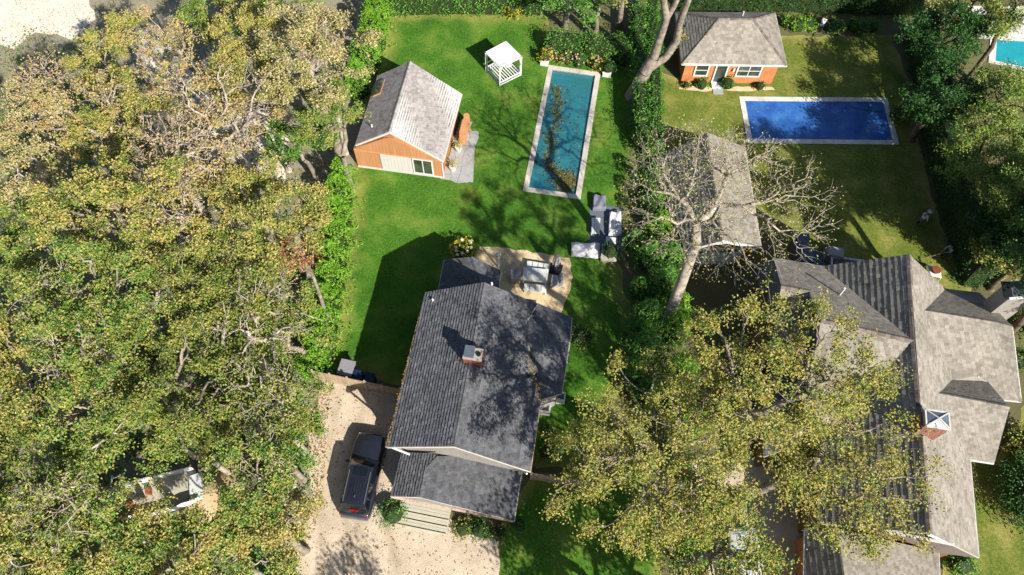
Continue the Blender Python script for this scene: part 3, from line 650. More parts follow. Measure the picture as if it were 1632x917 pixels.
# ================================================================== GUEST COTTAGE (barn like, orange boards)
def cottage():
    rf = P(620.4, 210, 4.5)
    zE = 2.35
    SE = P(706.4, 257, zE); NE = P(735.8, 149.5, zE); rb = P(654, 98.2, 4.5)
    pe = Plane(rf, rb, SE); 
    SW = P(566, 231, zE+.25); pw = Plane(rf, rb, SW); NW = SW + (rb-rf); NW.z = pw.z(NW.x, NW.y)
    r = root('guest_cottage', 'gabled cottage with orange cedar gable, sliding board door and silvery roof', 'cottage', ctr([SE, NE, SW, NW]).xy.to_3d())
    roof_face([rf, rb, NE, SE], M['roofcedar'], r, .2, .22, .016)
    roof_face([rf, rb, NW, SW], M['roofcedar'], r, .2, .22, .016)
    ridge_caps(rf, rb, r, M['roofcedar'])
    foot = [Vector((p.x, p.y, 0)) for p in [P(571, 265), P(706, 283)]]
    a, b = foot; d = (b-a).normalized(); back = (rb-rf); back.z = 0; L = back.length-.5; back.normalize()
    foot = [a, b, b+back*L, a+back*L]
    wallbox(foot, [pe, pw], r, M['cedar'])
    out = Vector((d.y, -d.x, 0))
    if out.y > 0: out = -out
    # vertical boards of the front gable, each a part
    W = (b-a).length; nb = int(W/.26)
    for i in range(nb):
        s0, s1 = i*W/nb+.008, (i+1)*W/nb-.008
        if W*.295 < (s0+s1)/2 < W*.90: zb = 2.12
        else: zb = .12
        p0, p1 = a+d*s0, a+d*s1; t0 = min(pe.z(p0.x, p0.y), pw.z(p0.x, p0.y))-.2; t1 = min(pe.z(p1.x, p1.y), pw.z(p1.x, p1.y))-.2
        pr = random.uniform(.018, .03)
        V = [p0+Vector((0, 0, zb)), p1+Vector((0, 0, zb)), p1+Vector((0, 0, t1)), p0+Vector((0, 0, t0))]
        V += [v+out*pr for v in V]; MB().add(V, [(4, 5, 6, 7), (0, 1, 5, 4), (1, 2, 6, 5), (2, 3, 7, 6), (3, 0, 4, 7)]).build('board', M['cedarboard'], r)
    MB().beam(a+out*.04+Vector((0, 0, 2.2)), b+out*.04+Vector((0, 0, 2.2)), .05, .09).build('belt_board', M['cedarboard'], r)
    MB().beam(a+out*.05+Vector((0, 0, .14)), b+out*.05+Vector((0, 0, .14)), .09, .16).build('sill_board', M['trim'], r)
    # sliding board door, each plank
    dr = MB().box(a+d*W*.475+out*.05+Vector((0, 0, 1.12)), (W*.36, .03, 1.95), d).build('sliding_door', M['whitewash'], r)
    for i in range(9):
        MB().box(a+d*(W*.30+W*.35*(i+.5)/9)+out*.075+Vector((0, 0, 1.12)), (W*.35/9-.012, .03, 1.97), d).build('plank', M['whitewash'], dr)
    window(a+d*W*.68+out*.02, a+d*W*.885+out*.02, .3, 2.0, r, out, .1, 2, 'glass_door', mid=False)
    for p, pl in ((rf, SE), (rf, SW)):
        MB().beam(p+out*.02-Vector((0, 0, .02)), pl+out*.02-Vector((0, 0, .02)), .05, .16).build('rake_board', M['trim'], r)
    gutter([SE, NE], r, M['trim'])
    MB().path([SE+Vector((0, 0, -.1)), b+Vector((0, 0, 2.0))+d*.05, b+d*.06+out*.05+Vector((0, 0, .1))], .05).build('downspout', M['white'], r)
    # two skylights on the shaded slope
    sk = pw.pix(605, 141); u = back; v = (SW-rf).normalized(); nn = u.cross(v).normalized(); nn = nn if nn.z > 0 else -nn
    f = MB(); V = [sk-u*.75-v*.4, sk+u*.75-v*.4, sk+u*.75+v*.4, sk-u*.75+v*.4]; f.slab([p+nn*.12 for p in V], .13); fo = f.build('skylight', M['cedarboard'], r)
    V2 = [sk-u*.66-v*.32, sk+u*.66-v*.32, sk+u*.66+v*.32, sk-u*.66+v*.32]; MB().slab([p+nn*.14 for p in V2], .03).build('pane', M['glass'], fo)
    vt = pw.pix(593, 203); MB().bar(vt, vt+Vector((0, 0, .3)), .06).build('vent_pipe', M['white'], r)
    return r, a, b, d, back, out
cott, ca, cb, cdv, cback, cout = cottage()
# outdoor shower enclosure, rounded, orange boards beside the cottage's long wall
b0 = P(737, 230); rr = root('outdoor_shower', 'narrow orange board screen with rounded end against the cottage wall', 'outdoor shower', b0)
for i in range(8):
    p = b0 + cback*(i*.24) + cdv*(.06 if i in (0, 7) else 0); MB().box(p+Vector((0, 0, .6)), (.21, .5, 1.2), cback).build('board', M['cedarboard'], rr)
MB().bar(b0+cback*1.95, b0+cback*1.95+Vector((0, 0, 1.24)), .25, n=14).build('rounded_post', M['cedarboard'], rr)
def potted(label, px, py, rp=.28, hp=.45, lm='lb', hl=.9, potm='white'):
    b = P(px, py); r = root('potted_plant', label, 'potted plant', b, 'potted plants on the flagstones')
    mb = MB(); mb.bar(b, b+Vector((0, 0, hp)), rp*.75, rp, 14); mb.bar(b+Vector((0, 0, hp)), b+Vector((0, 0, hp+.04)), rp*1.08, rp*1.08, 14); mb.build('pot', M[potm], r)
    c = np.array(b)+np.array([0, 0, hp+hl*.4]); cc = c+RNG.normal(size=(260, 3))*np.array([rp*.75, rp*.75, hl*.25]); stuff(leaves('foliage', cc, .11, M[lm], r, .3, .4))
    T = MB()
    for i in range(7): T.bar(b+Vector((0, 0, hp)), Vector(c)+Vector((random.gauss(0, .2), random.gauss(0, .2), .1)), .012, .006, 4)
    T.build('stems', M['barkd'], r)
potted('brown leaved plant in a white pot beside the orange shower screen', 731, 240, lm='la')
potted('brown leaved plant in a white pot by the cottage corner', 722, 271, lm='la')
# flagstones
fl = root('flagstone_path', 'pale grey irregular flagstones along the side of the cottage', 'path', P(735, 250)); fl['kind'] = 'structure'; del fl['category']
fp = [P(x, y) for x, y in [(735, 190), (745, 198), (757, 216), (756, 250), (754, 291), (706, 286), (716, 250), (726, 215)]]
MB().slab([Vector((p.x, p.y, .014)) for p in fp], .02).build('mortar_bed', M['slate'], fl)
u = cback; v = cdv; o0 = P(706, 288)
for i in range(12):
    for j in range(5):
        jt = lambda a_, b_: (random.Random(a_*31+b_*77).uniform(-.16, .16), random.Random(a_*13+b_*51+5).uniform(-.16, .16))
        q = []
        for (a_, b_) in ((i, j), (i+1, j), (i+1, j+1), (i, j+1)): e = jt(a_, b_); q.append(o0+u*(a_*.75+e[0])+v*(b_*.75+e[1]-.3))
        c_ = ctr(q)
        if inside(np.array([c_.x]), np.array([c_.y]), fp)[0]:
            q = [c_+(p-c_)*.955 for p in q]; zz = .036+random.uniform(0, .012); MB().slab([Vector((p.x, p.y, zz)) for p in q], .03).build('flagstone', M['slate'], fl)

# ================================================================== POOL HOUSE (hip roof, top right)
def poolhouse():
    zE, zR = 2.55, 4.7
    NW, NE, SE, SW = P(1076.6, 19.2, zE), P(1235.3, 20.6, zE), P(1254, 104.7, zE), P(1087, 102, zE)
    a, b = P(1145.5, 30, zR), P(1200.4, 30.5, zR)
    r = root('pool_house', 'small hip roofed pool house with orange shingle walls and white windows', 'pool house', ctr([NW, NE, SE, SW]).xy.to_3d())
    fs = Plane(a, b, (SE+SW)/2); a0 = a
    faces = [[a, b, SE, SW], [a, SW, NW], [b, NE, SE], [a, b, NE, NW]]
    pl = []
    for f in faces:
        q = Plane(f[0], f[1], f[2]); pl.append(q)
        f2 = [p.copy() for p in f]
        if len(f2) == 4: f2[3].z = q.z(f2[3].x, f2[3].y)
        roof_face(f2, M['roofgrey'], r, .26, .3, .022)
    for e in ((a, b), (a, SW), (a, NW), (b, NE), (b, SE)): ridge_caps(e[1], e[0], r)
    for e in ((SW, SE), (SE, NE), (NE, NW), (NW, SW)): gutter(e, r, M['white'], .1)
    ft = [P(1084.6, 131.5), P(1228.5, 134), ]
    A, B = ft; bk = (NE-SE); bk.z = 0; bk2 = (NW-SW); L = bk.length-.7; bk.normalize(); ft = [A, B, B+bk*L, A+bk*L]
    wallbox(ft, pl, r, M['cedar'], extra=False)
    d = (B-A).normalized(); out = Vector((d.y, -d.x, 0)); W = (B-A).length
    # rows of shingles on the front wall, each row proud of the one above
    rows = MB()
    for k in range(9):
        z = .2+k*.24
        if z > 2.2: break
        rows.add([A+out*.03+Vector((0, 0, z)), B+out*.03+Vector((0, 0, z)), B+out*.005+Vector((0, 0, z+.24)), A+out*.005+Vector((0, 0, z+.24)), A+Vector((0, 0, z)), B+Vector((0, 0, z))], [(0, 1, 2, 3), (4, 5, 1, 0)])
    stuff(rows.build('wall_shingles', M['cedar'], r))
    wd = lambda s0, s1, z0, z1, n, nm='window', mid=True: window(A+d*W*s0+out*.03, A+d*W*s1+out*.03, z0, z1, r, out, .12, n, nm, mid=mid)
    wd(.125, .25, 1.0, 2.15, 1); wd(.58, .82, 1.0, 2.15, 2); wd(.345, .455, .22, 2.15, 1, 'door', False)
    for k in range(2):
        p = A+d*W*(.335+k*.13)+out*.05; MB().box(p+Vector((0, 0, 1.2)), (.1, .09, 2.1), d).build('door_jamb', M['white'], r)
    MB().box(A+d*W*.40+out*.35+Vector((0, 0, .08)), (W*.13, .6, .16), d).build('door_step', M['white'], r)
    MB().box(A+d*W*.40+out*.95+Vector((0, 0, .03)), (W*.11, .6, .06), d).build('stone_step', M['slate'], r)
    lmp = A+d*W*.53+out*.12+Vector((0, 0, 1.75)); MB().box(lmp, (.16, .16, .3), d, top=.6).build('wall_lantern', M['white'], r)
    ch = pl[1].pix(1093, 43); MB().bar(ch, ch+Vector((0, 0, .45)), .09).bar(ch+Vector((0, 0, .45)), ch+Vector((.1, 0, .6)), .13, .13).build('vent_pipe', M['metal'], r)
    ch = pl[3].pix(1183, 26); MB().bar(ch, ch+Vector((0, 0, .5)), .07).build('vent_pipe', M['trim'], r)
    return r, A, B, d, out, W
ph, phA, phB, phd, phout, phW = poolhouse()
for s, rr_, hh, lb, lm in ((.05, .35, .7, 'leafy bush at the left corner of the pool house front', 'lb'), (.22, .6, 1.0, 'round bush left of the pool house door', 'lg'), (.5, .6, 1.3, 'tall bush right of the pool house door', 'lg'), (.86, .45, .8, 'blue green bush at the right end of the pool house front', 'lgd')):
    shrub(lb, phA+phd*phW*s+phout*.55, 0, rr_, hh, lm, size=.14, group='bushes along the pool house front')
sheet('mulch_bed', [(1083, 138), (1230, 139), (1236, 144), (1180, 146), (1150, 143), (1120, 146), (1082, 143)], .012, M['gravel2'], .06, .4)

# ================================================================== GARAGE under the bare tree
def garage():
    zE, zR = 2.8, 5.0
    rN, rS = P(1126.4, 211.8, zR), P(1151.3, 383, zR); SE = P(1212.8, 394, zE); NE = P(1187, 233.6, zE); SW = P(1093, 398, zE); NW = P(1048, 236, zE)
    pe, pw = Plane(rN, rS, SE), Plane(rN, rS, SW)
    NE.z = pe.z(NE.x, NE.y); NW.z = pw.z(NW.x, NW.y)
    r = root('garage', 'detached gabled garage with grey brown roof and panelled door, under a bare tree', 'garage', ctr([SE, NE, SW, NW]).xy.to_3d())
    roof_face([rN, rS, SE, NE], M['roofgrey'], r, .24, .3, .022); roof_face([rN, rS, SW, NW], M['roofgrey'], r, .34, .3, .026)
    ridge_caps(rN, rS, r); gutter([SE, NE], r); gutter([SW, NW], r)
    for e in (SE, SW): MB().beam(rS-Vector((0, .04, .0)), e-Vector((0, .04, 0)), .06, .2).build('rake_board', M['white'], r)
    c = inset([SW, SE, NE, NW], .3); wallbox([Vector((p.x, p.y, 0)) for p in c], [pe, pw], r, M['cedar'])
    A, B = c[0].copy(), c[1].copy(); d = (B-A).normalized(); out = Vector((d.y, -d.x, 0)); W = (B-A).length
    dr = MB().box(A+d*W*.5+out*.05+Vector((0, 0, 1.15)), (W*.72, .08, 2.3), d).build('garage_door', M['white'], r)
    for k in range(4): MB().box(A+d*W*.5+out*.1+Vector((0, 0, .3+k*.56)), (W*.7, .03, .5), d).build('door_panel', M['white'], dr)
    for k in (0, 1):
        for j in (0, 1, 2): MB().box(A+d*W*(.24+.3*k+j*.085)+out*.12+Vector((0, 0, 1.98)), (W*.07, .03, .3), d).build('pane', M['glass'], dr)
    window(A+d*W*.42+out*.02, A+d*W*.58+out*.02, 3.0, 3.4, r, out, .08, 3, 'gable_window')
    ch = pe.pix(1141, 240); MB().bar(ch, ch+Vector((0, 0, .3)), .06).build('vent_pipe', M['trim'], r)
garage()

# ================================================================== MAIN HOUSE (charcoal roof)
def mainhouse():
    zE, zR = 4.8, 6.45
    rS, rN = P(723, 712, zR), P(772, 450.5, zR)
    W0, W1 = P(616, 712.5, zE), P(679, 467, zE); pw = Plane(rS, rN, (W0+W1)/2); W0.z = pw.z(W0.x, W0.y); W1.z = pw.z(W1.x, W1.y)
    E0 = P(845, 752, zE-.1); pe = Plane(rS, rN, E0)
    r = root('main_house', 'low house with charcoal shingle roof, brick chimney and lower wings, beside the driveway', 'house', P(740, 620))
    RD = M['roofdark']
    roof_face([rS, rN, W1, W0], RD, r, .2, .25, .065)
    e1 = pe.pix(862, 637); v0 = pe.pix(834, 522); n1 = pe.pix(857, 484); n2 = pe.pix(874, 496)
    roof_face([rS, rN, n1, v0, e1, E0], RD, r, .2, .25, .014)
    ridge_caps(rN, rS, r, RD, .24)
    # east wing, a low cross gable
    zr = v0.z; ve = P(908, 546, zr); N3 = P(911.5, 506, zr-.75); S3 = P(895, 628, zr-1.25)
    pn = Plane(v0, ve, N3); ps = Plane(v0, ve, S3); a = pn.pix(857, 484); b = ps.pix(862, 637)
    roof_face([v0+Vector((0, 0, .02)), ve, N3, a], RD, r, .2, .25, .014); roof_face([v0+Vector((0, 0, .02)), ve, S3, b], RD, r, .2, .25, .014)
    MB().slab([pn.pix(830, 475), pn.pix(854, 478.5), pn.pix(856, 490), pn.pix(836, 486)], .1).build('eyebrow_roof', RD, r)
    gutter([N3, ve, S3], r, M['trim'], .08); gutter([b, E0], r, M['copper'], .1)
    # gutters full of leaves along the west eave
    gutter([W0, W1], r, M['copper'], .16)
    for e in (W0, E0): MB().beam(rS, e, .05, .16).build('rake_board', M['trim'], r)
    # walls: main block
    gS = Vector((0, 0, 0)); sw, se, ne, nw = inset([W0, E0, pe.pix(858, 500), W1], .5)
    wallbox([sw, se, ne, nw], [pw, pe], r, M['greywall'])
    f = inset([v0, N3, S3, b], .5); wallbox([Vector((p.x, p.y, 0)) for p in [P(840, 540, 1), P(893, 552, 1), P(885, 640, 1), P(850, 655, 1)]], [ps, pe], r, M['greywall'], extra=False)
    # north wing: its own low roof in the main roof's shadow
    zn = 3.9; a0 = P(752, 410, zn); a1 = P(774, 470, zn); w0 = P(708.5, 413.5, 3.0); w1 = P(692, 480, 3.0); q = Plane(a0, a1, w0); w1.z = q.z(w1.x, w1.y)
    x0 = P(798, 431, 3.0); x1 = P(794, 470, 3.0); q2 = Plane(a0, a1, x0); x1.z = q2.z(x1.x, x1.y)
    roof_face([a0, a1, w1, w0], RD, r, .2, .25, .014); roof_face([a0, a1, x1, x0], RD, r, .2, .25, .014)
    gutter([w0, w1], r, M['trim'], .09); gutter([x0, x1], r, M['trim'], .09); ridge_caps(a0, a1, r, RD, .22)
    wallbox(inset([w0, x0, x1, w1], .3), [q, q2], r, M['greywall'])
    # front wing: long low slope east, short slope west
    zf = 3.55; b0 = P(679, 744, zf); b1 = P(668.8, 793, zf); NWc = P(641, 721, 2.75); SWc = P(623.4, 791.8, 2.75); pwf = Plane(b0, b1, SWc)
    NWc.z = pwf.z(NWc.x, NWc.y)
    NEc = P(831, 752.3, 2.3); SEc = P(819, 830.6, 2.3); pef = Plane(b0, b1, SEc); NEc.z = pef.z(NEc.x, NEc.y)
    tp = pef.pix(697.5, 727); b0e = b0
    vv = pwf.pix(697.5, 724)
    roof_face([NWc, vv, b0, b1, SWc], RD, r, .2, .25, .065)
    roof_face([b0, tp, pef.pix(760, 728), NEc, SEc, b1], RD, r, .2, .25, .014)
    MB().beam(b0+Vector((0, 0, .03)), vv+Vector((0, 0, .03)), .08, .04).build('valley_flashing', M['darkmetal'], r)
    gutter([NWc, SWc], r, M['trim'], .12); gutter([SWc, SEc], r, M['copper'], .12); gutter([SEc, NEc], r, M['trim'], .12)
    c = [P(650, 728), P(812, 758), P(803, 830), P(640, 797)]; wallbox([Vector((p.x, p.y, 0)) for p in c], [pwf, pef], r, M['greywall'], extra=False)
    MB().path([W0+Vector((.1, .1, -.1)), NWc+Vector((.5, -.2, .25))], .07).build('downspout', M['white'], r)
    MB().path([E0+Vector((-.2, -.1, -.1)), NEc+Vector((-.2, .2, .15))], .06).build('downspout', M['white'], r)
    # brick chimney with a metal cap
    cb_ = P(754, 580, 6.3); ch = root('x', '', '') if False else None
    cz = 5.9; u = (rN-rS); u.z = 0; u.normalize(); v = Vector((u.y, -u.x, 0)); cc = P(754, 567, 6.9); chm = MB()
    courses = 10
    for k in range(courses):
        for s in (-1, 1):
            for j in range(4):
                off = (k % 2)*.1
                chm.box((cc.x+v.x*(-.42+.28*j+off*.5)+u.x*s*.3, cc.y+v.y*(-.42+.28*j+off*.5)+u.y*s*.3, cz+.12*k+.06), (.265, .1, .108), v)
            for j in range(2): chm.box((cc.x+v.x*s*.5+u.x*(-.13+.27*j), cc.y+v.y*s*.5+u.y*(-.13+.27*j), cz+.12*k+.06), (.25, .1, .108), u)
    core = MB().box((cc.x, cc.y, cz+.6), (1.04, .64, 1.18), v).build('chimney', M['mortar'], r); stuff(chm.build('bricks', M['brick'], core))
    MB().box((cc.x, cc.y, cz+1.25), (1.16, .8, .1), v).build('chimney_cap', M['mortar'], core)
    fl_ = MB().box((cc.x-v.x*.2, cc.y-v.y*.2, cz+1.62), (.62, .74, .06), v).box((cc.x-v.x*.2, cc.y-v.y*.2, cz+1.45), (.5, .6, .3), v); fl_.build('metal_hood', M['metal'], core)
    MB().bar((cc.x+v.x*.35, cc.y+v.y*.35, cz+1.3), (cc.x+v.x*.35, cc.y+v.y*.35, cz+1.42), .14, n=10).build('flue', M['black'], core)
    MB().box((cc.x, cc.y, cz+.18), (1.3, .95, .1), v).build('flashing', M['metal'], core)
    for (x, y, pl) in ((690, 480, pw), (784, 454, pe), (847, 571, pe), (843, 600, pe)):
        p = pl.pix(x, y); MB().bar(p, p+Vector((0, 0, .25)), .07).build('vent_pipe', M['white'] if x < 800 else M['darkmetal'], r)
    cs = []
    for k in range(260):
        x, y = random.uniform(700, 850), random.uniform(480, 820); p = (pe if y < 740 else pef).pix(x, y)
        if (y < 735 and x > 745-.2*(y-480)) or (y > 760 and 680 < x < 815 and y < 790+.2*(x-680)): cs.append((p.x, p.y, p.z+.03))
    stuff(leaves('roof_leaves', np.array(cs), .09, M['leaflitter'], r, up=5))
    return r
mainhouse()
# leaves lying in the gutters and on the roof
def roofleaves(px, n, z, size=.1, spread=.1):
    cs = []
    for i in range(len(px)-1):
        a, b = P(*px[i], z), P(*px[i+1], z)
        for k in range(n): q = a.lerp(b, random.random()); cs.append((q.x+random.gauss(0, spread), q.y+random.gauss(0, spread), z+.03))
    stuff(leaves('fallen_leaves', np.array(cs), size, M['leaflitter'], None, up=5))
roofleaves([(679, 467), (616, 712)], 220, 4.83, .09, .05)
roofleaves([(840, 565), (851, 600), (864, 640)], 40, 5.5, .11, .12)
# front steps: each board a part
st = root('front_steps', 'weathered grey wooden landing and steps below the front gutter', 'steps', P(680, 815))
A, B = P(641, 799), P(720, 815); d = (B-A).normalized(); dn = Vector((d.y, -d.x, 0)); dn = dn if dn.y < 0 else -dn; W = (B-A).length
for i in range(7):
    z = .5 if i < 3 else (.34 if i < 5 else .18)
    MB().box((A+B)/2+dn*(.1+i*.2)+Vector((0, 0, z)), (W, .185, .05), d).build('tread_board', M['greywood'], st)
for zz, o in ((.23, .68), (.15, 1.08), (.08, 1.48)): MB().box((A+B)/2+dn*o+Vector((0, 0, zz)), (W, .04, zz*2), d).build('riser_board', M['greywood'], st)
MB().box(A+dn*.7+Vector((0, 0, .25)), (.08, 1.5, .5), d).build('side_board', M['trim'], st)

# ================================================================== BIG HOUSE on the right
def bighouse():
    RG = M['roofgrey']; zR, zE = 8.8, 5.0
    r = root('large_house', 'large two storey house with many brown grey shingle gables, in the lower right', 'house', P(1420, 720))
    Cn, Rs = P(1449, 405.6, zR), P(1482.5, 851, zR); We = P(1308, 835, zE); Ee = P(1559.8, 888.8, zE)
    pW, pE = Plane(Cn, Rs, We), Plane(Cn, Rs, Ee)
    D = pW.pix(1456, 543); Bc = pW.pix(1311, 424.5)
    # west wing
    wr0 = D + Vector((0, 0, 0)); wr1 = P(1308.6, 510, D.z); pN = Plane(wr0, wr1, Bc); A = pN.pix(1232.7, 411.9)
    Vs = pW.pix(1413.6, 588.6); pS = Plane(wr0, wr1, Vs); S0 = pS.pix(1274.7, 688); S1 = pS.pix(1306, 694.7)
    Sv = None
    # where the wing's south slope meets the main west slope at the eave
    print('A', A.z, 'B', Bc.z, 'S0', S0.z, 'S1', S1.z, 'D', D.z)
    Wn = pW.pix(1306, 697)
    roof_face([D, Cn, Bc], RG, r, .38, .3, .045)
    roof_face([D, Rs, We, Wn, Vs], RG, r, .38, .3, .045)
    k0 = pN.pix(1290, 464.5); k1 = pN.pix(1245, 456)
    roof_face([wr0, wr1, k0, k1, A, Bc], RG, r, .18, .26, .02)
    roof_face([wr0, Vs, S1, S0, wr1], RG, r, .24, .3, .022)
    # small cross gable at the north west
    k2 = P(1241, 520, k1.z-1.5); pk = Plane(k0, k1, k2); k3 = pk.pix(1236, 560); k4 = pk.pix(1310, 560)
    roof_face([k0, k1, pk.pix(1241.5, 481), pk.pix(1229, 560), pk.pix(1306, 570)], RG, r, .24, .3, .022)
    # steep shaded west slope below
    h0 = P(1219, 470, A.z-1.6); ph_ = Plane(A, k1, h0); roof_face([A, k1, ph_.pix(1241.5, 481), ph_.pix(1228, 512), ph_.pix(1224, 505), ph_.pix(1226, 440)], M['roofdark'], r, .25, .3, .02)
    # east slope of the main roof
    v1 = pE.pix(1507, 460.7); v0 = pE.pix(1473, 495.7); v2 = pE.pix(1515, 587); v3 = pE.pix(1517, 606); v4 = pE.pix(1496, 628); v5 = pE.pix(1546, 732.5)
    P5 = pE.pix(1519.7, 868)
    roof_face([Cn, v1, v0, v2, v3, v4, v5, Ee, Rs], RG, r, .19, .26, .014)
    # north east cross roof
    n0 = P(1584.5, 514, v0.z); pn = Plane(v0, n0, v1); n1 = pn.pix(1561.7, 467); n2 = pn.pix(1613.6, 521.5)
    roof_face([v0, n0, n2, n1, v1], RG, r, .2, .28, .016)
    ps = Plane(v0, n0, v2); s1 = ps.pix(1628, 640); s2 = ps.pix(1597, 637); s3 = ps.pix(1574, 608); s4 = ps.pix(1556, 600)
    roof_face([v0, n0, s1, s2, s3, s4, v2], RG, r, .22, .28, .018)
    roof_face([n0, n2, s1], RG, r, .22, .28, .018)
    gutter([n2, s1, s2], r, M['trim'], .1); gutter([v1, n1, n2], r, M['trim'], .08)
    # south east cross gable
    m0 = P(1609, 649.5, v4.z); pm = Plane(v4, m0, v3); t1 = pm.pix(1574, 608)
    roof_face([v4, m0, t1, v3], RG, r, .16, .24, .018)
    MB().slab([v3, t1, ps.pix(1558, 599), v2], .1).build('flat_cricket', RG, r)
    MB().beam(t1+Vector((0, 0, .05)), ps.pix(1558, 600)+Vector((0, 0, .05)), .09, .08).build('cricket_trim', M['trim'], r)
    m1 = P(1584.5, 738.4, zE+.2); pq = Plane(v4, m0, v5); m1 = pq.pix(1584.5, 738.4)
    roof_face([v4, m0, m1, v5], RG, r, .19, .26, .014)
    print('n2', n2.z, 's1', s1.z, 't1', t1.z, 'm1', m1.z, 'v5', v5.z)
    gutter([m1, v5, Ee], r, M['white'], .12); gutter([S1, S0], r, M['white'], .1); gutter([Wn, We], r, M['white'], .1); gutter([A, Bc], r, M['white'], .1)
    # south gable: pent roof, white trim, orange wall
    pa, pb = P(1412, 847, 6.3), pE.pix(1519.7, 868)
    MB().slab([pa, pb, Ee+Vector((0, 0, -.02)), P(1486, 880, 4.7)], .1).build('pent_roof', M['cap'], r)
    MB().beam(pa+Vector((0, 0, .12)), pb+Vector((0, 0, .12)), .12, .2).build('rake_board', M['white'], r)
    MB().beam(Rs, pE.pix(1519.7, 868), .1, .2).build('rake_board', M['white'], r)
    for a, b in ((Cn, D), (D, Rs), (wr1, D), (k1, k0)): ridge_caps(a, b, r, None, .34, .26)
    for a, b in ((v0, n0), (v4, m0), (n0, n2), (n0, s1)): ridge_caps(a, b, r, RG, .26)
    # lower south wing (garage) running out of the frame
    g0, g1 = P(1335, 843, 4.5), P(1360, 1010, 4.5); gw = P(1284, 842, 3.0); ge = P(1496, 880, 2.7); q1, q2 = Plane(g0, g1, gw), Plane(g0, g1, ge); gw2 = q1.pix(1281, 1000); ge2 = q2.pix(1502, 1010)
    roof_face([g0, g1, gw2, gw], RG, r, .38, .3, .03); roof_face([g0, g1, ge2, ge], RG, r, .19, .26, .014)
    gutter([gw, gw2], r, M['white'], .14); gutter([ge, ge2], r, M['white'], .1)
    # walls
    bw = M['brownwall']
    f = [P(1264, 853), P(1480, 868), P(1488, 700), P(1266, 712)]
    inm = lambda pts, d: inset(pts, d)
    swc, sec = We.copy(), Ee.copy(); nec, nwc = pE.pix(1500, 470), Bc.copy()
    wallbox([Vector((p.x, p.y, 0)) for p in inset([We, Ee, nec, pW.pix(1330, 470)], .45)], [pW, pE], r, bw)
    wallbox([Vector((p.x, p.y, 0)) for p in inset([pS.pix(1300, 690), S1, Bc, pN.pix(1338, 462)], .3)], [pN, pS], r, bw)
    wallbox([Vector((p.x, p.y, 0)) for p in inset([v0, s2, s1, n2, n1], .5)], [pn, ps], r, bw)
    wallbox([Vector((p.x, p.y, 0)) for p in inset([v4, v5, m1, m0], .45)], [pm, pq], r, bw, extra=False)
    wallbox([Vector((p.x, p.y, 0)) for p in inset([gw, g1.lerp(gw2, 1), ge2, ge], .3)], [q1, q2], r, M['cedar'])
    # west bay with its windows and little roof
    z1 = A.z-2.0; bay = [P(1232, 414, z1+1.2), P(1211, 422, z1), P(1209.5, 462, z1), P(1222, 464, z1+.6), P(1226, 440, z1+1.2)]
    MB().slab(bay, .12).build('bay_roof', M['roofdark'], r)
    c = [P(1200, 478), P(1226, 470), P(1240, 560), P(1212, 566)]; foot = [P(1196, 470, 0), P(1250, 450, 0), P(1262, 600, 0), P(1212, 600, 0)]
    hb = MB(); hb.prism([P(1208, 468, z1), P(1240, 450, z1), P(1262, 560, z1), P(1222, 560, z1)], 0, z1-.05); hb.build('bay_wall', M['brownwall'], r)
    a, b = P(1214, 498, 2.6), P(1208, 470, 2.6)
    a, b = P(1216.5, 508, z1-1.6), P(1211.8, 482, z1-1.6); a.z = b.z = 0; dd = (b-a).normalized(); o = Vector((-dd.y, dd.x, 0)); o = o if o.x < 0 else -o
    window(a+o*.25, b+o*.25, z1-1.7, z1-.5, r, o, .1, 2)
    # low roof west of the wing
    lo = [P(1219, 596, 3.6), P(1292, 604, 4.4), P(1298, 700, 4.4), P(1219, 728, 3.6)]; lo[3].z = Plane(*lo[:3]).z(lo[3].x, lo[3].y)
    roof_face(lo, M['roofdark'], r, .25, .3, .018); gutter([lo[3], lo[0]], r, M['trim'], .1)
    MB().prism([lo[0]+Vector((.4, -.3, 0)), lo[1], lo[2], lo[3]+Vector((.4, .3, 0))], 0, 3.4).build('porch_wall', bw, r)
    for (yy, zz) in ((795, 2.6), (838, 2.6)):
        a = P(1268, yy+14, 0); 
    # chimney with a glazed metal cap on the ridge
    u = (Rs-Cn); u.z = 0; u.normalize(); v = Vector((-u.y, u.x, 0)); v = v if v.x > 0 else -v; cc = P(1491, 671, 9.9); bk = MB()
    core = MB().box((cc.x, cc.y, 8.65), (1.2, .8, 2.4), v).build('chimney', M['mortar'], r)
    for k in range(19):
        z = 7.5+k*.12; off = (k % 2)*.12
        for s in (-1, 1):
            for j in range(6): bk.box((cc.x+v.x*(-.56+.22*j+off*.3)+u.x*s*.42, cc.y+v.y*(-.56+.22*j+off*.3)+u.y*s*.42, z), (.205, .1, .108), v)
            for j in range(3): bk.box((cc.x+v.x*s*.64+u.x*(-.27+.27*j), cc.y+v.y*s*.64+u.y*(-.27+.27*j), z), (.25, .1, .108), u)
    stuff(bk.build('bricks', M['pinkbrick'], core))
    cap = MB().box((cc.x, cc.y, 9.95), (1.25, .86, .3), v).build('chimney_cap', M['metal'], core)
    q = [Vector((cc.x, cc.y, 10.15))+v*a_*.63+u*b_*.48 for a_, b_ in ((-1, -1), (1, -1), (1, 1), (-1, 1))]; top = Vector((cc.x, cc.y, 10.33))
    MB().add(q+[top], [(0, 1, 4), (1, 2, 4), (2, 3, 4), (3, 0, 4), (3, 2, 1, 0)]).build('hood', M['metal'], core)
    e = MB()
    for i in range(4): e.beam(q[i]+Vector((0, 0, .03)), q[(i+1) % 4]+Vector((0, 0, .03)), .09, .08); e.beam(q[i]+Vector((0, 0, .05)), top+Vector((0, 0, .05)), .07, .05)
    e.build('hood_frame', M['trim'], core)
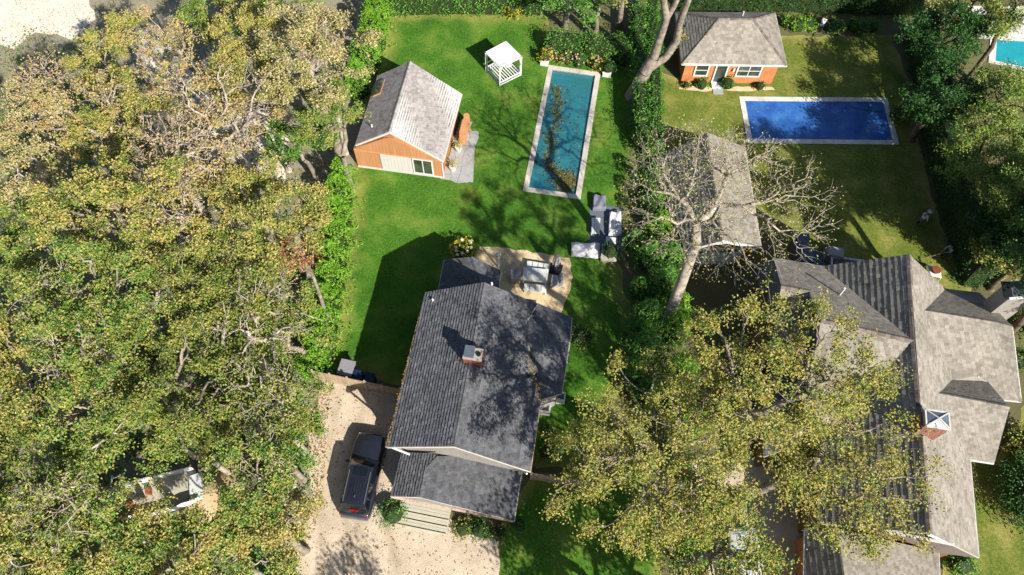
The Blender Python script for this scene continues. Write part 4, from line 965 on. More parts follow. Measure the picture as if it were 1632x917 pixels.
    # vent pipe with its long shadow
    p = pN.pix(1338, 470); MB().bar(p, p+Vector((0, 0, .9)), .07).build('vent_pipe', M['white'], r)
    # big shingled chimney at the north east
    cz = 9.0; t = [P(1601, 453, cz), P(1648, 450, cz), P(1652, 474, cz), P(1606, 478, cz)]
    base = MB().prism(t, 0, cz).build('shingled_chimney', M['greywall'], r)
    cw = ctr(t); t2 = [cw+(p-cw)*1.08 for p in t]
    MB().prism(t2, cz, cz+.25).build('chimney_cap', M['metal'], base)
    MB().beam(t2[0]+Vector((0, 0, .27)), t2[3]+Vector((0, 0, .27)), .5, .1).build('dark_flashing', M['darkmetal'], base)
    MB().beam(t2[3]+Vector((0, 0, .3)), t2[2]+Vector((0, 0, .3)), .12, .12).build('cap_trim', M['white'], base)
    return r
bighouse()
# back terrace north of the big house
tr = MB().slab([P(x, y, .06) for x, y in [(1292, 398), (1330, 404), (1332, 425), (1385, 425), (1395, 440), (1290, 440)]], .1).build('terrace', M['slatedark']); struct(tr)
rw = root('rail_bench', 'white framed bench along the terrace behind the large house', 'bench', P(1340, 412))
for a, b in (((1326, 409), (1388, 417)), ((1326, 409), (1326, 424))): MB().beam(P(*a, .8), P(*b, .8), .14, .1).build('rail', M['white'], rw)
for x, y in ((1326, 409), (1357, 413), (1386, 417)): MB().bar(P(x, y), P(x, y, .75), .06).build('leg', M['white'], rw)
MB().slab([P(1330, 411, .45), P(1386, 418, .45), P(1386, 424, .45), P(1330, 424, .45)], .06).build('seat', M['clothd'], rw)
o = MB().box(P(1329, 406, .5), (1.3, .9, .95), Vector((1, -.2, 0)), top=.9).build('covered_grill', M['clothg'], bevel=.06); tag(o, 'grey covered box standing at the terrace corner behind the white bench', 'grill')
o = MB().box(P(1277, 404, .9), (1.0, 2.4, 1.8), Vector((1, .02, 0))).build('tall_cabinet', M['slatedark'], bevel=.05); tag(o, 'tall slate blue storage box behind the large house', 'storage box')
o = MB().box(P(1290, 418, .3), (.8, 1.1, .6), Vector((1, .02, 0)), top=.92).build('blue_bin', mat('blue_plastic', ['1a5a90', '2468a0'], 3, rough=.4), bevel=.05); tag(o, 'bright blue plastic bin beside the tall storage box', 'bin')
tb = root('garden_table', 'white table with a round brown pot by the corner of the large house', 'table', P(1489, 437))
tq = [P(1478, 423, .75), P(1499, 427, .75), P(1501, 443, .75), P(1484, 440, .75)]
MB().slab(tq, .06).build('tabletop', M['white'], tb, bevel=.02)
for p in tq: MB().bar((p.x*.998, p.y, 0), (p.x*.998, p.y, .7), .04).build('leg', M['white'], tb)
pt = P(1490, 433, .78); o = MB().bar(pt, pt+Vector((0, 0, .28)), .2, .3, 14).bar(pt+Vector((0, 0, .28)), pt+Vector((0, 0, .31)), .32, .32, 14).build('clay_pot', mat('terracotta', ['6a3420', '84442c'], 3)); tag(o, 'round brown clay pot on the white garden table', 'pot')

# ================================================================== FENCES
def fence(label, pa, pb, n, h, tag_post=True):
    a, b = P(*pa), P(*pb); r = root('wooden_fence', label, 'fence', a); d = (b-a).normalized(); y = Vector((-d.y, d.x, 0)); L = (b-a).length
    for i in range(n):
        s0, s1 = i*L/n+.06, (i+1)*L/n-.06; k = 12; hh = h+random.uniform(-.05, .05)
        pn = MB().box(a+d*(s0+s1)/2+Vector((0, 0, hh*.5)), (s1-s0, .03, hh-.1)).build('panel', M['fence'], r) if False else None
        mb = MB()
        w_ = (s1-s0)/k
        for j in range(k): mb.box(a+d*(s0+w_*(j+.5))+Vector((0, 0, hh/2+.04)), (w_-.01, .025, hh-.06+random.uniform(-.015, .015)), d)
        pn = mb.build('fence_panel', M['fence'], r)
        for zz in (.35, hh-.25): MB().box(a+d*(s0+s1)/2-y*.04+Vector((0, 0, zz)), (s1-s0, .05, .09), d).build('rail', M['fence'], r)
    for i in range(n+1): MB().box(a+d*(i*L/n)+Vector((0, 0, h*.52)), (.12, .12, h*1.08), d).build('post', M['fence'], r)
    return r
fence('tan board fence between the lawn and the driveway, by the bins', (505, 605), (641, 634), 5, 1.7)
fence('grey board fence running from the charcoal roofed house into the yellow tree', (846, 764), (965, 782), 4, 1.6)
def lidbin(px, py, m, label, ax, s=1.0):
    b = P(px, py); r = root('wheeled_bin', label, 'bin', b, 'bins behind the tan fence'); x = ax
    MB().box(b+Vector((0, 0, .5)), (.58*s, .62*s, 1.0), x, top=1.1).build('body', m, r, bevel=.03)
    MB().box(b+Vector((0, 0, 1.04)), (.7*s, .78*s, .08), x).build('lid', m, r, bevel=.03)
    y = Vector((-x.y, x.x, 0))
    for q in (-1, 1): MB().bar(b+x*q*.25-y*.3+Vector((0, 0, .12)), b+x*q*.33-y*.3+Vector((0, 0, .12)), .12, n=12).build('wheel', M['black'], r)
fx = (P(641, 634)-P(505, 605)).normalized()
lidbin(556, 595, mat('grey_bin_plastic', ['77757a', '88868c'], 3, rough=.5), 'large grey lidded bin behind the tan fence', fx, 1.5)
nb = mat('navy_bin_plastic', ['101e38', '182848'], 3, rough=.5)
lidbin(574, 607, nb, 'dark blue bin between the grey bin and the post of the tan fence', fx)
lidbin(592, 611, nb, 'dark blue bin farthest from the grey bin behind the tan fence', fx)

# ================================================================== VEHICLES
def car(label, front, rear, L, W, Hh, paint, name='parked_car', suv=True, glassm='glassd', extra=True, roofrack=True):
    """front, rear: pixels of the ends at waist height"""
    f, b = P(*front, .8), P(*rear, .8); c = (f+b)/2; c.z = 0; d = (f-b); d.z = 0; d.normalize(); y = Vector((-d.y, d.x, 0))
    r = root(name, label, 'car', c)
    T = lambda q: c + d*q[0]*L/2 + y*q[1]*W/2 + Vector((0, 0, q[2]*Hh))
    # body: rings along x, each a half outline y/z mirrored
    xs = [(-1.0, .80, .30, .50), (-.985, .90, .22, .56), (-.93, .965, .18, .60), (-.75, 1.0, .17, .62), (-.3, 1.0, .16, .62), (.2, 1.0, .16, .61), (.5, .99, .17, .585), (.78, .95, .18, .55), (.93, .86, .2, .51), (.985, .72, .24, .46), (1.0, .60, .30, .42)]
    V = []; F = []; prof = lambda w, z0, z1: [(-w*.92, z0), (-w, z0+.08), (-w*1.0, z0+(z1-z0)*.6), (-w*.965, z1-.03), (-w*.86, z1), (0, z1+.012), (w*.86, z1), (w*.965, z1-.03), (w, z0+(z1-z0)*.6), (w, z0+.08), (w*.92, z0)]
    n = 11
    for x, w_, z0, z1 in xs:
        for a, z in prof(w_, z0, z1): V.append(T((x, a, z)))
    for i in range(len(xs)-1):
        for j in range(n-1): F.append([i*n+j, i*n+j+1, (i+1)*n+j+1, (i+1)*n+j])
        F.append([i*n+n-1, i*n, (i+1)*n, (i+1)*n+n-1])
    F.append(list(range(n))[::-1]); F.append([(len(xs)-1)*n+j for j in range(n)])
    body = nmesh('body', V, F, paint, r, smooth=True)
    # greenhouse: base ring at the belt, roof ring
    if suv: base = [(-.93, .88), (.33, .90)]; top = [(-.80, .72), (.10, .74)]
    else: base = [(-.78, .86), (.42, .88)]; top = [(-.42, .68), (.08, .70)]
    zb, zt = .60, .965
    gb = [(base[0][0], -base[0][1]), (base[1][0], -base[1][1]), (base[1][0]+.05, 0), (base[1][0], base[1][1]), (base[0][0], base[0][1]), (base[0][0]-.02, 0)]
    gt = [(top[0][0], -top[0][1]), (top[1][0], -top[1][1]), (top[1][0]+.035, 0), (top[1][0], top[1][1]), (top[0][0], top[0][1]), (top[0][0]-.02, 0)]
    V = [T((x, a, zb-.02)) for x, a in gb]+[T((x, a, zt)) for x, a in gt]; F = [[i, (i+1) % 6, 6+(i+1) % 6, 6+i] for i in range(6)]
    nmesh('windows', V, F, M[glassm], r)
    V = [T((x*1.0, a*1.02, zt-.012)) for x, a in gt]+[T((x*.985+.0, a*.90, zt+.035)) for x, a in gt]+[T(((top[0][0]+top[1][0])/2, 0, zt+.045))]
    F = [[i, (i+1) % 6, 6+(i+1) % 6, 6+i] for i in range(6)]+[[6+i, 6+(i+1) % 6, 12] for i in range(6)]
    roof = nmesh('roof', V, F, paint, r, smooth=False)
    # pillars
    pil = lambda a, b_: MB().bar(T(a), T(b_), .035, n=5).build('pillar', paint, r)
    for s in (-1, 1):
        pil((base[1][0], s*base[1][1], zb-.02), (top[1][0], s*top[1][1], zt)); pil((base[0][0], s*base[0][1], zb-.02), (top[0][0], s*top[0][1], zt))
        pil((-.28, s*.895, zb-.02), (-.28, s*.735, zt)); pil((-.62, s*.89, zb-.02), (-.6, s*.73, zt)) if suv else None
        m = T((base[1][0]-.08, s*1.1, zb-.01)); MB().box(m, (.16, .24, .17), d, top=.85).build('wing_mirror', paint, r, bevel=.03)
        for x in (-.62, .64):
            a = T((x, s*.93, 0)); a.z = .37; MB().bar(a-y*s*.22, a+y*s*.06, .38, n=16).build('wheel', M['black'], r)
            MB().bar(a+y*s*.05, a+y*s*.075, .22, n=12).build('wheel_rim', M['metal'], r)
        MB().box(T((-.965, s*.74, .48)), (.1, .26, .34), d).build('tail_light', M['taillight'], r, bevel=.02)
        MB().box(T((.955, s*.66, .44)), (.12, .34, .12), d).build('headlight', M['headlight'], r, bevel=.02)
        if roofrack: MB().beam(T((top[0][0]+.05, s*.64, zt+.075)), T((top[1][0]-.12, s*.65, zt+.075)), .05, .05).build('roof_rail', M['metal'], r)
    MB().box(T((-1.0, 0, .27)), (.16, W*.86, .2), d).build('rear_bumper', M['bumper'], r, bevel=.04)
    MB().box(T((.985, 0, .24)), (.16, W*.7, .2), d).build('front_bumper', M['bumper'], r, bevel=.04)
    if extra:
        q = [T((-.12, -.42, zt+.047)), T((.06, -.42, zt+.047)), T((.06, .42, zt+.047)), T((-.12, .42, zt+.047))]; MB().slab([p+Vector((0, 0, .012)) for p in q], .02).build('sunroof', M['glassd'], r)
        for a in (-.36, -.18, 0, .18, .36): MB().beam(T((-.72, a, zt+.055)), T((-.2, a, zt+.06)), .03, .02).build('roof_rib', paint, r)
        MB().box(T((-.60, 0, zt+.085)), (.18, .05, .1), d, top=.5).build('aerial', M['metal'], r)
        MB().box(T((-.895, -.05, .80)), (.07, .55, .06), d).build('brake_light', M['taillight'], r)
    for k in (-.35, .25): MB().bar(T((.375, k, .605)), T((.27, k+.5, .67)), .012, n=4).build('wiper', M['black'], r)
    return r, T
M['taillight'] = mat('red_lamp_glass', ['8a0c14', 'a81420'], 3, rough=.2); M['headlight'] = mat('clear_lamp_glass', ['a0a4a8', 'c0c4c8'], 3, rough=.1, spec=.8)
M['bumper'] = mat('grey_bumper', ['5c5c60', '6c6c70'], 3, rough=.4)
def paintm(name, c, metal=.3):
    m = mat(name, c, .8, rough=.28, metal=metal, spec=.6); m.node_tree.nodes['Principled BSDF'].inputs['Coat Weight'].default_value = .6; return m
M['black_paint'] = paintm('dark_blue_black_paint', ['20222c', '2a2c38']); M['white_paint'] = paintm('white_car_paint', ['b8babc', 'c8cacc'], .0)
car('large black sport utility vehicle with sunroof parked on the gravel driveway', (593, 692), (564, 824), 5.45, 2.08, 1.9, M['black_paint'])
car('white car half hidden under the golden tree on the side driveway', (1183, 850), (1200, 960), 4.8, 1.95, 1.6, M['white_paint'], suv=True)
# work truck in the woods: bed with rack, ladder on top, tarp beside
tc = P(262, 792); d = (P(320, 776)-P(225, 800)).normalized(); y = Vector((-d.y, d.x, 0))
r = root('dump_trailer', 'white open sided trailer with tools, glimpsed through a gap in the woods', 'trailer', tc)
Tt = lambda a, b, z: tc+d*a+y*b+Vector((0, 0, z))
MB().box(Tt(0, 0, .75), (4.6, 2.0, .12), d).build('bed', M['greywood'], r)
V = []; F = []; k = 14
for i in range(k+1):
    a = -2.3+4.9*i/k; bulge = .25*math.sin(math.pi*i/k); 
    for z, o in ((.6, -1.0), (1.5, -1.15), (1.55, -1.05)): V.append(Tt(a, o-bulge+random.uniform(-.04, .04), z))
for i in range(k):
    for j in range(2): F.append([i*3+j, i*3+j+1, i*3+4+j, i*3+3+j])
nmesh('side_tarp', V, F, M['cloth'], r, smooth=True)
MB().box(Tt(0, 1.02, 1.1), (4.5, .06, .8), d).build('side_wall', M['white'], r); MB().box(Tt(2.4, -.3, 1.2), (.9, 1.7, .12), Vector((d.x, d.y, .25))).build('tailgate', M['white'], r)
MB().box(Tt(-2.3, 0, 1.1), (.06, 2.0, .8), d).build('front_wall', M['white'], r)
for s in (-1, 1):
    for a in (-.5, .5): MB().bar(Tt(a, s*.95, .38), Tt(a, s*1.15, .38), .38, n=14).build('wheel', M['black'], r)
lr = root('ladder', 'white aluminium ladder with red feet standing across the trailer end', 'ladder', Tt(-2.4, 0, 1.6))
for s in (-.35, .35): MB().beam(Tt(-2.5+s, -1.9, 1.75), Tt(-2.1+s, 1.6, 1.85), .09, .06).build('stile', M['white'], lr)
for i in range(9):
    t = (i+.5)/9; c_ = Tt(-2.5, -1.9, 1.74).lerp(Tt(-2.1, 1.6, 1.84), t); MB().beam(c_-d*.35, c_+d*.35, .07, .04).build('rung', M['white'], lr)
orange = mat('orange_red_plastic', ['8a4630', '985438'], 3, rough=.4)
for lb, a, b, sx in (('orange red tool case in the trailer under the ladder', -2.0, -.3, .8), ('small orange bucket standing in the white trailer bed', -.6, .3, .35)):
    o = MB().box(Tt(a, b, 1.0), (sx, .4, .4), d, top=.9).build('tool_case' if sx > .5 else 'bucket', orange, bevel=.03); tag(o, lb, 'tool case' if sx > .5 else 'bucket')
pile = P(333, 793); V = []; F = []; N_ = 18
for i in range(N_+1):
    for j in range(N_+1):
        a, b = (i/N_-.5)*4.2, (j/N_-.5)*3.4; rr = math.hypot(a/2.1, b/1.7); wv = 1+.18*math.sin(3*math.atan2(b, a))
        h_ = max(0, 1.15*(1-rr**1.5/wv)); V.append(pile+d*a*min(1, 1/wv)+y*b+Vector((0, 0, .05+h_+.05*math.sin(a*3+b*2)+random.uniform(0, .03))))
for i in range(N_):
    for j in range(N_): q_ = i*(N_+1)+j; F.append([q_, q_+N_+1, q_+N_+2, q_+1])
tag(nmesh('covered_pile', V, F, M['tarp'], smooth=True), 'mound under a sand coloured tarp beside the trailer in the woods', 'pile')

# ================================================================== GARDEN FURNITURE
def daybed():
    A, B, Cc, D = P(774.5, 113), P(796.6, 137), P(830.5, 120), P(806, 96)
    r = root('canopy_daybed', 'white canopy daybed with slatted base and tied curtains on the lawn', 'daybed', ctr([A, B, Cc, D])); c = [A, B, Cc, D]; h = 2.2
    up = Vector((0, 0, 1))
    for p in c: MB().bar(p, p+up*h, .055, n=4).build('post', M['white'], r)
    for i in range(4):
        a, b = c[i], c[(i+1) % 4]; MB().beam(a+up*.12, b+up*.12, .08, .08).build('bottom_rail', M['white'], r); MB().beam(a+up*.42, b+up*.42, .08, .1).build('seat_rail', M['white'], r); MB().beam(a+up*h, b+up*h, .08, .1).build('top_rail', M['white'], r)
    for i in range(9): t = (i+.5)/9; MB().beam(A.lerp(B, .0).lerp(Cc.lerp(D, 1), t)+up*.43, B.lerp(Cc, t)+up*.43, .1, .03).build('slat', M['white'], r) if i % 1 == 0 else None
    V = []; F = []; k = 10
    for i in range(k+1):
        for j in range(k+1):
            u_, v_ = i/k, j/k; p = A.lerp(B, u_).lerp(D.lerp(Cc, u_), v_); V.append(p+up*(h+.03-.16*math.sin(math.pi*u_)*abs(math.sin(math.pi*v_*2))))
    for i in range(k):
        for j in range(k): q = i*(k+1)+j; F.append([q, q+k+1, q+k+2, q+1])
    nmesh('canopy', V, F, M['cloth'], r, smooth=True)
    cc = ctr(c)
    for p in c:
        q = p+(cc-p)*.06; m = MB()
        m.bar(q+up*.35, q+up*1.2, .09, .05, 8).bar(q+up*1.2, q+up*h, .05, .16, 8).build('curtain', M['cloth'], r, smooth=True)
    for k_ in range(2):
        p = A.lerp(B, .35+.3*k_).lerp(D.lerp(Cc, .4), .75); MB().blob(p+up*.5, (.35, .22, .12), 10, 6).build('cushion', M['cloth'], r, smooth=True)
daybed()
def slats_table(name, label, cat, q, n, h, group=None):
    r = root(name, label, cat, ctr(q).xy.to_3d(), group); a, b, c_, d_ = q
    for i in range(n):
        s, t = (i+.06)/n, (i+.94)/n; MB().slab([a.lerp(b, s), a.lerp(b, t), d_.lerp(c_, t), d_.lerp(c_, s)], .035).build('slat', M['table'], r)
    cc = ctr(q)
    for p in q: p2 = p+(cc-p)*.1; MB().box((p2.x, p2.y, h/2-.03), (.08, .08, h-.05), (b-a)).build('leg', M['table'], r)
    for e in ((a, b), (d_, c_)): MB().beam(e[0].lerp(cc, .08)-Vector((0, 0, .04)), e[1].lerp(cc, .08)-Vector((0, 0, .04)), .05, .08).build('apron', M['table'], r)
    return r
slats_table('dining_table', 'bleached slatted dining table on the gravel patio', 'table', [P(834.7, 425.4, .76), P(874.7, 429.6, .76), P(871.8, 450.2, .76), P(832.4, 446, .76)], 13, .76)
slats_table('bench', 'white slatted bench on the far side of the dining table, by the parasol base', 'bench', [P(839.9, 415.4, .46), P(876, 421.4, .46), P(874, 431, .46), P(839, 425, .46)], 4, .46) 
slats_table('bench', 'white slatted bench on the near side of the dining table, towards the charcoal roof', 'bench', [P(835.3, 452, .46), P(871.8, 455.3, .46), P(871.1, 466, .46), P(834.7, 462.4, .46)], 4, .46)
def draped(name, label, cat, top, h, m, group=None, puff=.05, low=.92, flare=1.0, n=14, backr=None):
    """a piece of furniture under a cloth: top corners as pixels at height h"""
    q = [P(x, y, h) for x, y in top]; c = ctr(q); V = []; F = []
    for j in range(n+1):
        for i in range(n+1):
            u, v = i/n, j/n; U = (u-.5)*2; W_ = (v-.5)*2; e = max(abs(U), abs(W_)); p = q[0].lerp(q[1], u).lerp(q[3].lerp(q[2], u), v)
            z = h + random.uniform(-puff, puff)*.5 + puff*math.sin(u*9+v*5)
            if backr and (backr == 'l' and u < .25 or backr == 't' and v < .25 or backr == 'b' and v > .75 or backr == 'r' and u > .75): z += .32
            V.append(Vector((p.x, p.y, z if e < .99 else z-.05)))
    for j in range(n):
        for i in range(n): k = j*(n+1)+i; F.append([k, k+1, k+n+2, k+n+1])
    ed = [i for i in range(n+1)]+[(j+1)*(n+1)-1 for j in range(1, n+1)]+[n*(n+1)+i for i in range(n-1, -1, -1)]+[j*(n+1) for j in range(n-1, 0, -1)]
    b0 = len(V)
    for k, e in enumerate(ed):
        p = V[e]; f = flare+.02*math.sin(k*1.7); V.append(Vector((c.x+(p.x-c.x)*f, c.y+(p.y-c.y)*f, .06)))
    for k in range(len(ed)): k2 = (k+1) % len(ed); F.append([ed[k], b0+k, b0+k2, ed[k2]])
    me = nmesh(name, V, F, m, smooth=True); tag(me, label, cat, group); return me
draped('covered_chair', 'grey draped chair at the house end of the dining table', 'chair', [(814.4, 424), (830.7, 429.6), (829.3, 445), (811.6, 444)], .7, M['clothg'], backr='l')
draped('covered_chair', 'grey draped tub chair at the hedge end of the dining table', 'chair', [(879, 437), (896, 439), (898, 452), (877, 455)], .6, M['clothg'], backr='r')
draped('covered_chair', 'slate grey covered chair beside the pool corner', 'chair', [(946, 309), (966, 311), (966, 331), (945, 331)], .55, M['clothd'])
draped('covered_sofa', 'long pale blue grey covered sofa on the terrace under the bare tree', 'sofa', [(972, 337), (990, 336), (991, 371), (970, 373)], .5, M['cloth'])
draped('covered_lounge', 'white crumpled cover over a lounge between terrace and patio', 'lounge', [(911, 386), (956, 387), (956, 409), (911, 405)], .42, M['cloth'], puff=.08)
slats_table('coffee_table', 'white topped low table left of the covered sofa', 'table', [P(943, 347, .45), P(957, 347.5, .45), P(956, 373, .45), P(942.5, 372, .45)], 3, .45)
slats_table('side_table', 'small white side table between the covered sofa and the planter', 'table', [P(966, 377, .5), P(982, 379, .5), P(982, 387, .5), P(965, 386, .5)], 2, .5)
def planter(label, px, py, s=.9, h=.7, r_=.62, lm='lg', m='greywood', fl=None):
    b = P(px, py); t = root('planter_box', label, 'planter', b, None); mb = MB().box(b+Vector((0, 0, h/2)), (s, s, h), fx); mb.build('box', M[m], t, bevel=.02)
    MB().box(b+Vector((0, 0, h+.01)), (s*1.08, s*1.08, .05), fx).build('rim', M[m], t); return b
b = planter('grey square planter at the end of the white covered lounge', 970, 410, 1.1, .6)
shrub('clipped dark green boxwood in the grey planter by the covered lounge', b, 0, .75, 1.1, 'lgd', name='boxwood', z0=.5, size=.1)
b = planter('white planter at the left far corner of the teal pool', 868, 101, .7, .5, m='white')
shrub('yellow green bush in the white planter at the left far pool corner', b, 0, .62, 1.1, 'lyel', z0=.4, size=.13)
b = planter('white planter at the right far corner of the teal pool', 967, 119, .7, .5, m='white')
shrub('dark bush in the white planter at the right far pool corner', b, 0, .65, 1.1, 'lgd', z0=.4, size=.13)
# parasol, folded
b = P(886, 430); r = root('folded_parasol', 'folded grey parasol standing in a square dark base on the patio', 'parasol', b)
MB().box(b+Vector((0, 0, .05)), (.9, .9, .1), fx).build('base', M['darkmetal'], r, bevel=.01); MB().bar(b, b+Vector((0, 0, 2.5)), .03, n=8).build('pole', M['metal'], r)
V = []; F = []; k = 16
for j, (z, rr_) in enumerate(((1.0, .26), (1.4, .24), (1.9, .18), (2.3, .1), (2.5, .03))):
    for i in range(k): a = 2*math.pi*i/k; q = rr_*(1+.35*(i % 2)); V.append(b+Vector((q*math.cos(a), q*math.sin(a), z)))
for j in range(4):
    for i in range(k): F.append([j*k+i, j*k+(i+1) % k, (j+1)*k+(i+1) % k, (j+1)*k+i])
nmesh('canopy', V, F, M['clothg'], r)
b = P(795, 428); r = root('lamp_post', 'slim pale post with a small head at the patio edge by the lower roof', 'lamp post', b)
MB().bar(b, b+Vector((0, 0, 2.1)), .05, n=8).build('pole', M['trim'], r); MB().box(b+Vector((0, 0, 2.15)), (.3, .3, .22), fx, top=.7).build('lamp_head', M['trim'], r)
b = P(897, 538); r = root('ornamental_tree', 'small bare dark trellis plant at the patio corner by the charcoal roof', 'plant', b); T_ = MB()
for i in range(26): a = random.uniform(0, 6.28); q = random.uniform(.2, .7); T_.bar(b+Vector((0, 0, .1)), b+Vector((q*math.cos(a), q*math.sin(a), random.uniform(.5, 1.5))), .02, .01, 4)
stuff(T_.build('stems', M['barkd'], r)); stuff(leaves('foliage', np.array(b)+np.array([0, 0, 1.0])+RNG.normal(size=(90, 3))*.35, .1, M['lc'], r))
# small fixtures at the east side of the main house
def acbox(label, px, py, sx, sy, h):
    b = P(px, py); r = root('window_well_cover', label, 'cover', b, 'small white framed boxes at the east wall'); x = (P(911, 506)-P(895, 628)).normalized(); 
    MB().box(b+Vector((0, 0, h/2)), (sy, sx, h), x).build('frame', M['white'], r, bevel=.02); MB().box(b+Vector((0, 0, h+.01)), (sy*.7, sx*.7, .03), x).build('pane', M['glass'], r)
acbox('white framed hatch with a glazed top against the east gutter', 868, 652, .8, .9, .6); acbox('small white framed box beyond the glazed hatch by the east wing', 893, 638, .6, .6, .8)
MB().beam(P(866, 631, .9), P(893, 636, .9), .1, .1).build('handrail', M['trim']); hr = C.objects['handrail']; tag(hr, 'thin pale handrail linking the two white boxes at the east wall', 'handrail')

# ================================================================== PEOPLE
def skin(name, joints, edges, m, parent):
    """joints: name -> (point, radius)"""
    ks = list(joints); me = bpy.data.meshes.new(name); off = Vector((0, 0, 0)); q = parent
    while q is not None: off += q.location; q = q.parent
    me.from_pydata([Vector(joints[k][0])-off for k in ks], [(ks.index(a), ks.index(b)) for a, b in edges], [])
    o = bpy.data.objects.new(name, me); C.objects.link(o); o.parent = parent; me.materials.append(m)
    md = o.modifiers.new('skin', 'SKIN'); md.use_smooth_shade = True
    for i, k in enumerate(ks): v = me.skin_vertices[0].data[i]; rr_ = joints[k][1]; v.radius = (rr_, rr_) if not hasattr(rr_, '__len__') else rr_; v.use_root = (i == 0)
    sb = o.modifiers.new('sub', 'SUBSURF'); sb.levels = 1; sb.render_levels = 1; return o
M['skin'] = mat('skin', ['8a5a40', '9c6a4c'], 3, rough=.6); M['hair'] = mat('dark_hair', ['14100c', '201812'], 6)
def person(label, base, face, lean, shirt, pants, arms, hat=None, hold=None):
    b = P(*base); r = root('person', label, 'person', b); f = Vector((math.cos(face), math.sin(face), 0)); s = Vector((-f.y, f.x, 0)); up = Vector((0, 0, 1))
    L = lambda a, c_, z: b+f*a+s*c_+up*z
    hipz = .92-.1*lean; ax = (up*math.cos(lean)+f*math.sin(lean)); hip = L(-.12*lean, 0, hipz); ch = hip+ax*.38; nk = hip+ax*.55; hd = nk+(ax*.6+up*.4).normalized()*.2
    J = {'hip': (hip, (.15, .11)), 'chest': (ch, (.19, .12)), 'neck': (nk, .055), 'head0': (hd, (.085, .095)), 'head1': (hd+up*.09, (.07, .08))}; E = [('hip', 'chest'), ('chest', 'neck'), ('neck', 'head0'), ('head0', 'head1')]
    SJ = {'hip': (hip, (.165, .125)), 'chest': (ch, (.205, .135)), 'top': (nk-ax*.03, (.12, .09))}; SE_ = [('hip', 'chest'), ('chest', 'top')]; PJ = {'hip': (hip+up*.02, (.165, .12))}; PE = []
    for k, sg in (('l', 1), ('r', -1)):
        sh = nk-ax*.07+s*sg*.19; ha = arms[k]; hand = L(*ha); el = (sh+hand)/2-f*.06-up*.1+s*sg*.08
        wr = hand+(el-hand).normalized()*.09
        J['sh'+k] = (sh, .055); J['el'+k] = (el, .042); J['wr'+k] = (wr, .03); J['palm'+k] = (hand, (.038, .02)); E += [('chest', 'sh'+k), ('sh'+k, 'el'+k), ('el'+k, 'wr'+k), ('wr'+k, 'palm'+k)]
        dr = (hand-wr).normalized(); side = dr.cross(up).normalized() if dr.cross(up).length > .1 else s
        for q in range(4): a = hand+dr*.05+side*(-.03+.02*q); J[f'f{q}a'+k] = (a, .009); J[f'f{q}b'+k] = (a+dr*(.05+.01*(q in (1, 2)))-up*.02, .008); E += [('palm'+k, f'f{q}a'+k), (f'f{q}a'+k, f'f{q}b'+k)]
        J['th'+k] = (hand-dr*.02+side*.05, .01); J['th2'+k] = (hand+dr*.03+side*.065, .009); E += [('palm'+k, 'th'+k), ('th'+k, 'th2'+k)]
        SJ['sh'+k] = (sh, .07); SJ['el'+k] = (el, .055); SJ['cu'+k] = (el.lerp(wr, .7), .042); SE_ += [('chest', 'sh'+k), ('sh'+k, 'el'+k), ('el'+k, 'cu'+k)]
        hp = hip+s*sg*.1-up*.05; kn = L(.06+.05*lean, sg*.13, .5); an = L(-.04+.12*(sg > 0), sg*.14, .09); to = an+f*.16-up*.04
        J['hp'+k] = (hp, .085); J['kn'+k] = (kn, .058); J['an'+k] = (an, .042); J['to'+k] = (to, .035); E += [('hip', 'hp'+k), ('hp'+k, 'kn'+k), ('kn'+k, 'an'+k), ('an'+k, 'to'+k)]
        PJ['hp'+k] = (hp, .1); PJ['kn'+k] = (kn, .075); PJ['cf'+k] = (kn.lerp(an, .93), .06); PE += [('hip', 'hp'+k), ('hp'+k, 'kn'+k), ('kn'+k, 'cf'+k)]
        MB().box((an+to)/2-up*.01, (.27, .1, .1), f, top=.8).build('shoe', M['black'], r, bevel=.03)
    skin('body', J, E, M['skin'], r); skin('shirt', SJ, SE_, shirt, r); skin('trousers', PJ, PE, pants, r)
    hc = hd+up*.06; MB().blob(hc-f*.015+up*.03, (.105, .105, .1), 12, 8).build('hair', M['hair'], r, smooth=True)
    MB().blob(hc+f*.1-up*.03, (.018, .014, .02), 6, 4).build('nose', M['skin'], r, smooth=True)
    for q in (-1, 1): MB().blob(hc+f*.088+s*q*.035, (.01, .012, .01), 6, 4).build('eye', M['black'], r); MB().blob(hc+s*q*.1-up*.02, (.02, .012, .03), 6, 4).build('ear', M['skin'], r)
    if hat: h = MB().bar(hc+up*.06, hc+up*.075, .19, n=16).bar(hc+up*.07, hc+up*.17, .105, .09, 14); h.build('hat', hat, r)
    if hold:
        a, c_ = L(*hold[0]), L(*hold[1]); o = MB().bar(a, c_, .016, n=6).build('rake_handle', M['fence']); 
        hd2 = MB(); dd = (c_-a).normalized(); sd2 = dd.cross(up).normalized()
        hd2.beam(c_-sd2*.25, c_+sd2*.25, .05, .04)
        for q in range(8): hd2.bar(c_+sd2*(-.24+.07*q), c_+sd2*(-.24+.07*q)-up*.08+dd*.04, .006, n=4)
        rt = root('rake', hold[2], 'rake', c_); 
        for ob in (o,): ob.parent = rt; ob.data.transform(Matrix.Translation(-c_))
        o.name = 'handle'; hd2.build('rake_head', M['darkmetal'], rt)
    return r
sw, sb_ = mat('white_shirt', ['b4b6be', 'c4c6cc'], 3), mat('pale_blue_shirt', ['8a92a8', '9ca4b8'], 3)
person('person in white shirt and grey trousers walking on the dark lawn beside the covered pool', (1462, 358), R(20), .35, sw, mat('grey_trousers', ['5a5864', '6a6874'], 3), {'l': (.35, .25, .85), 'r': (.25, -.3, .8)}, hat=sw)
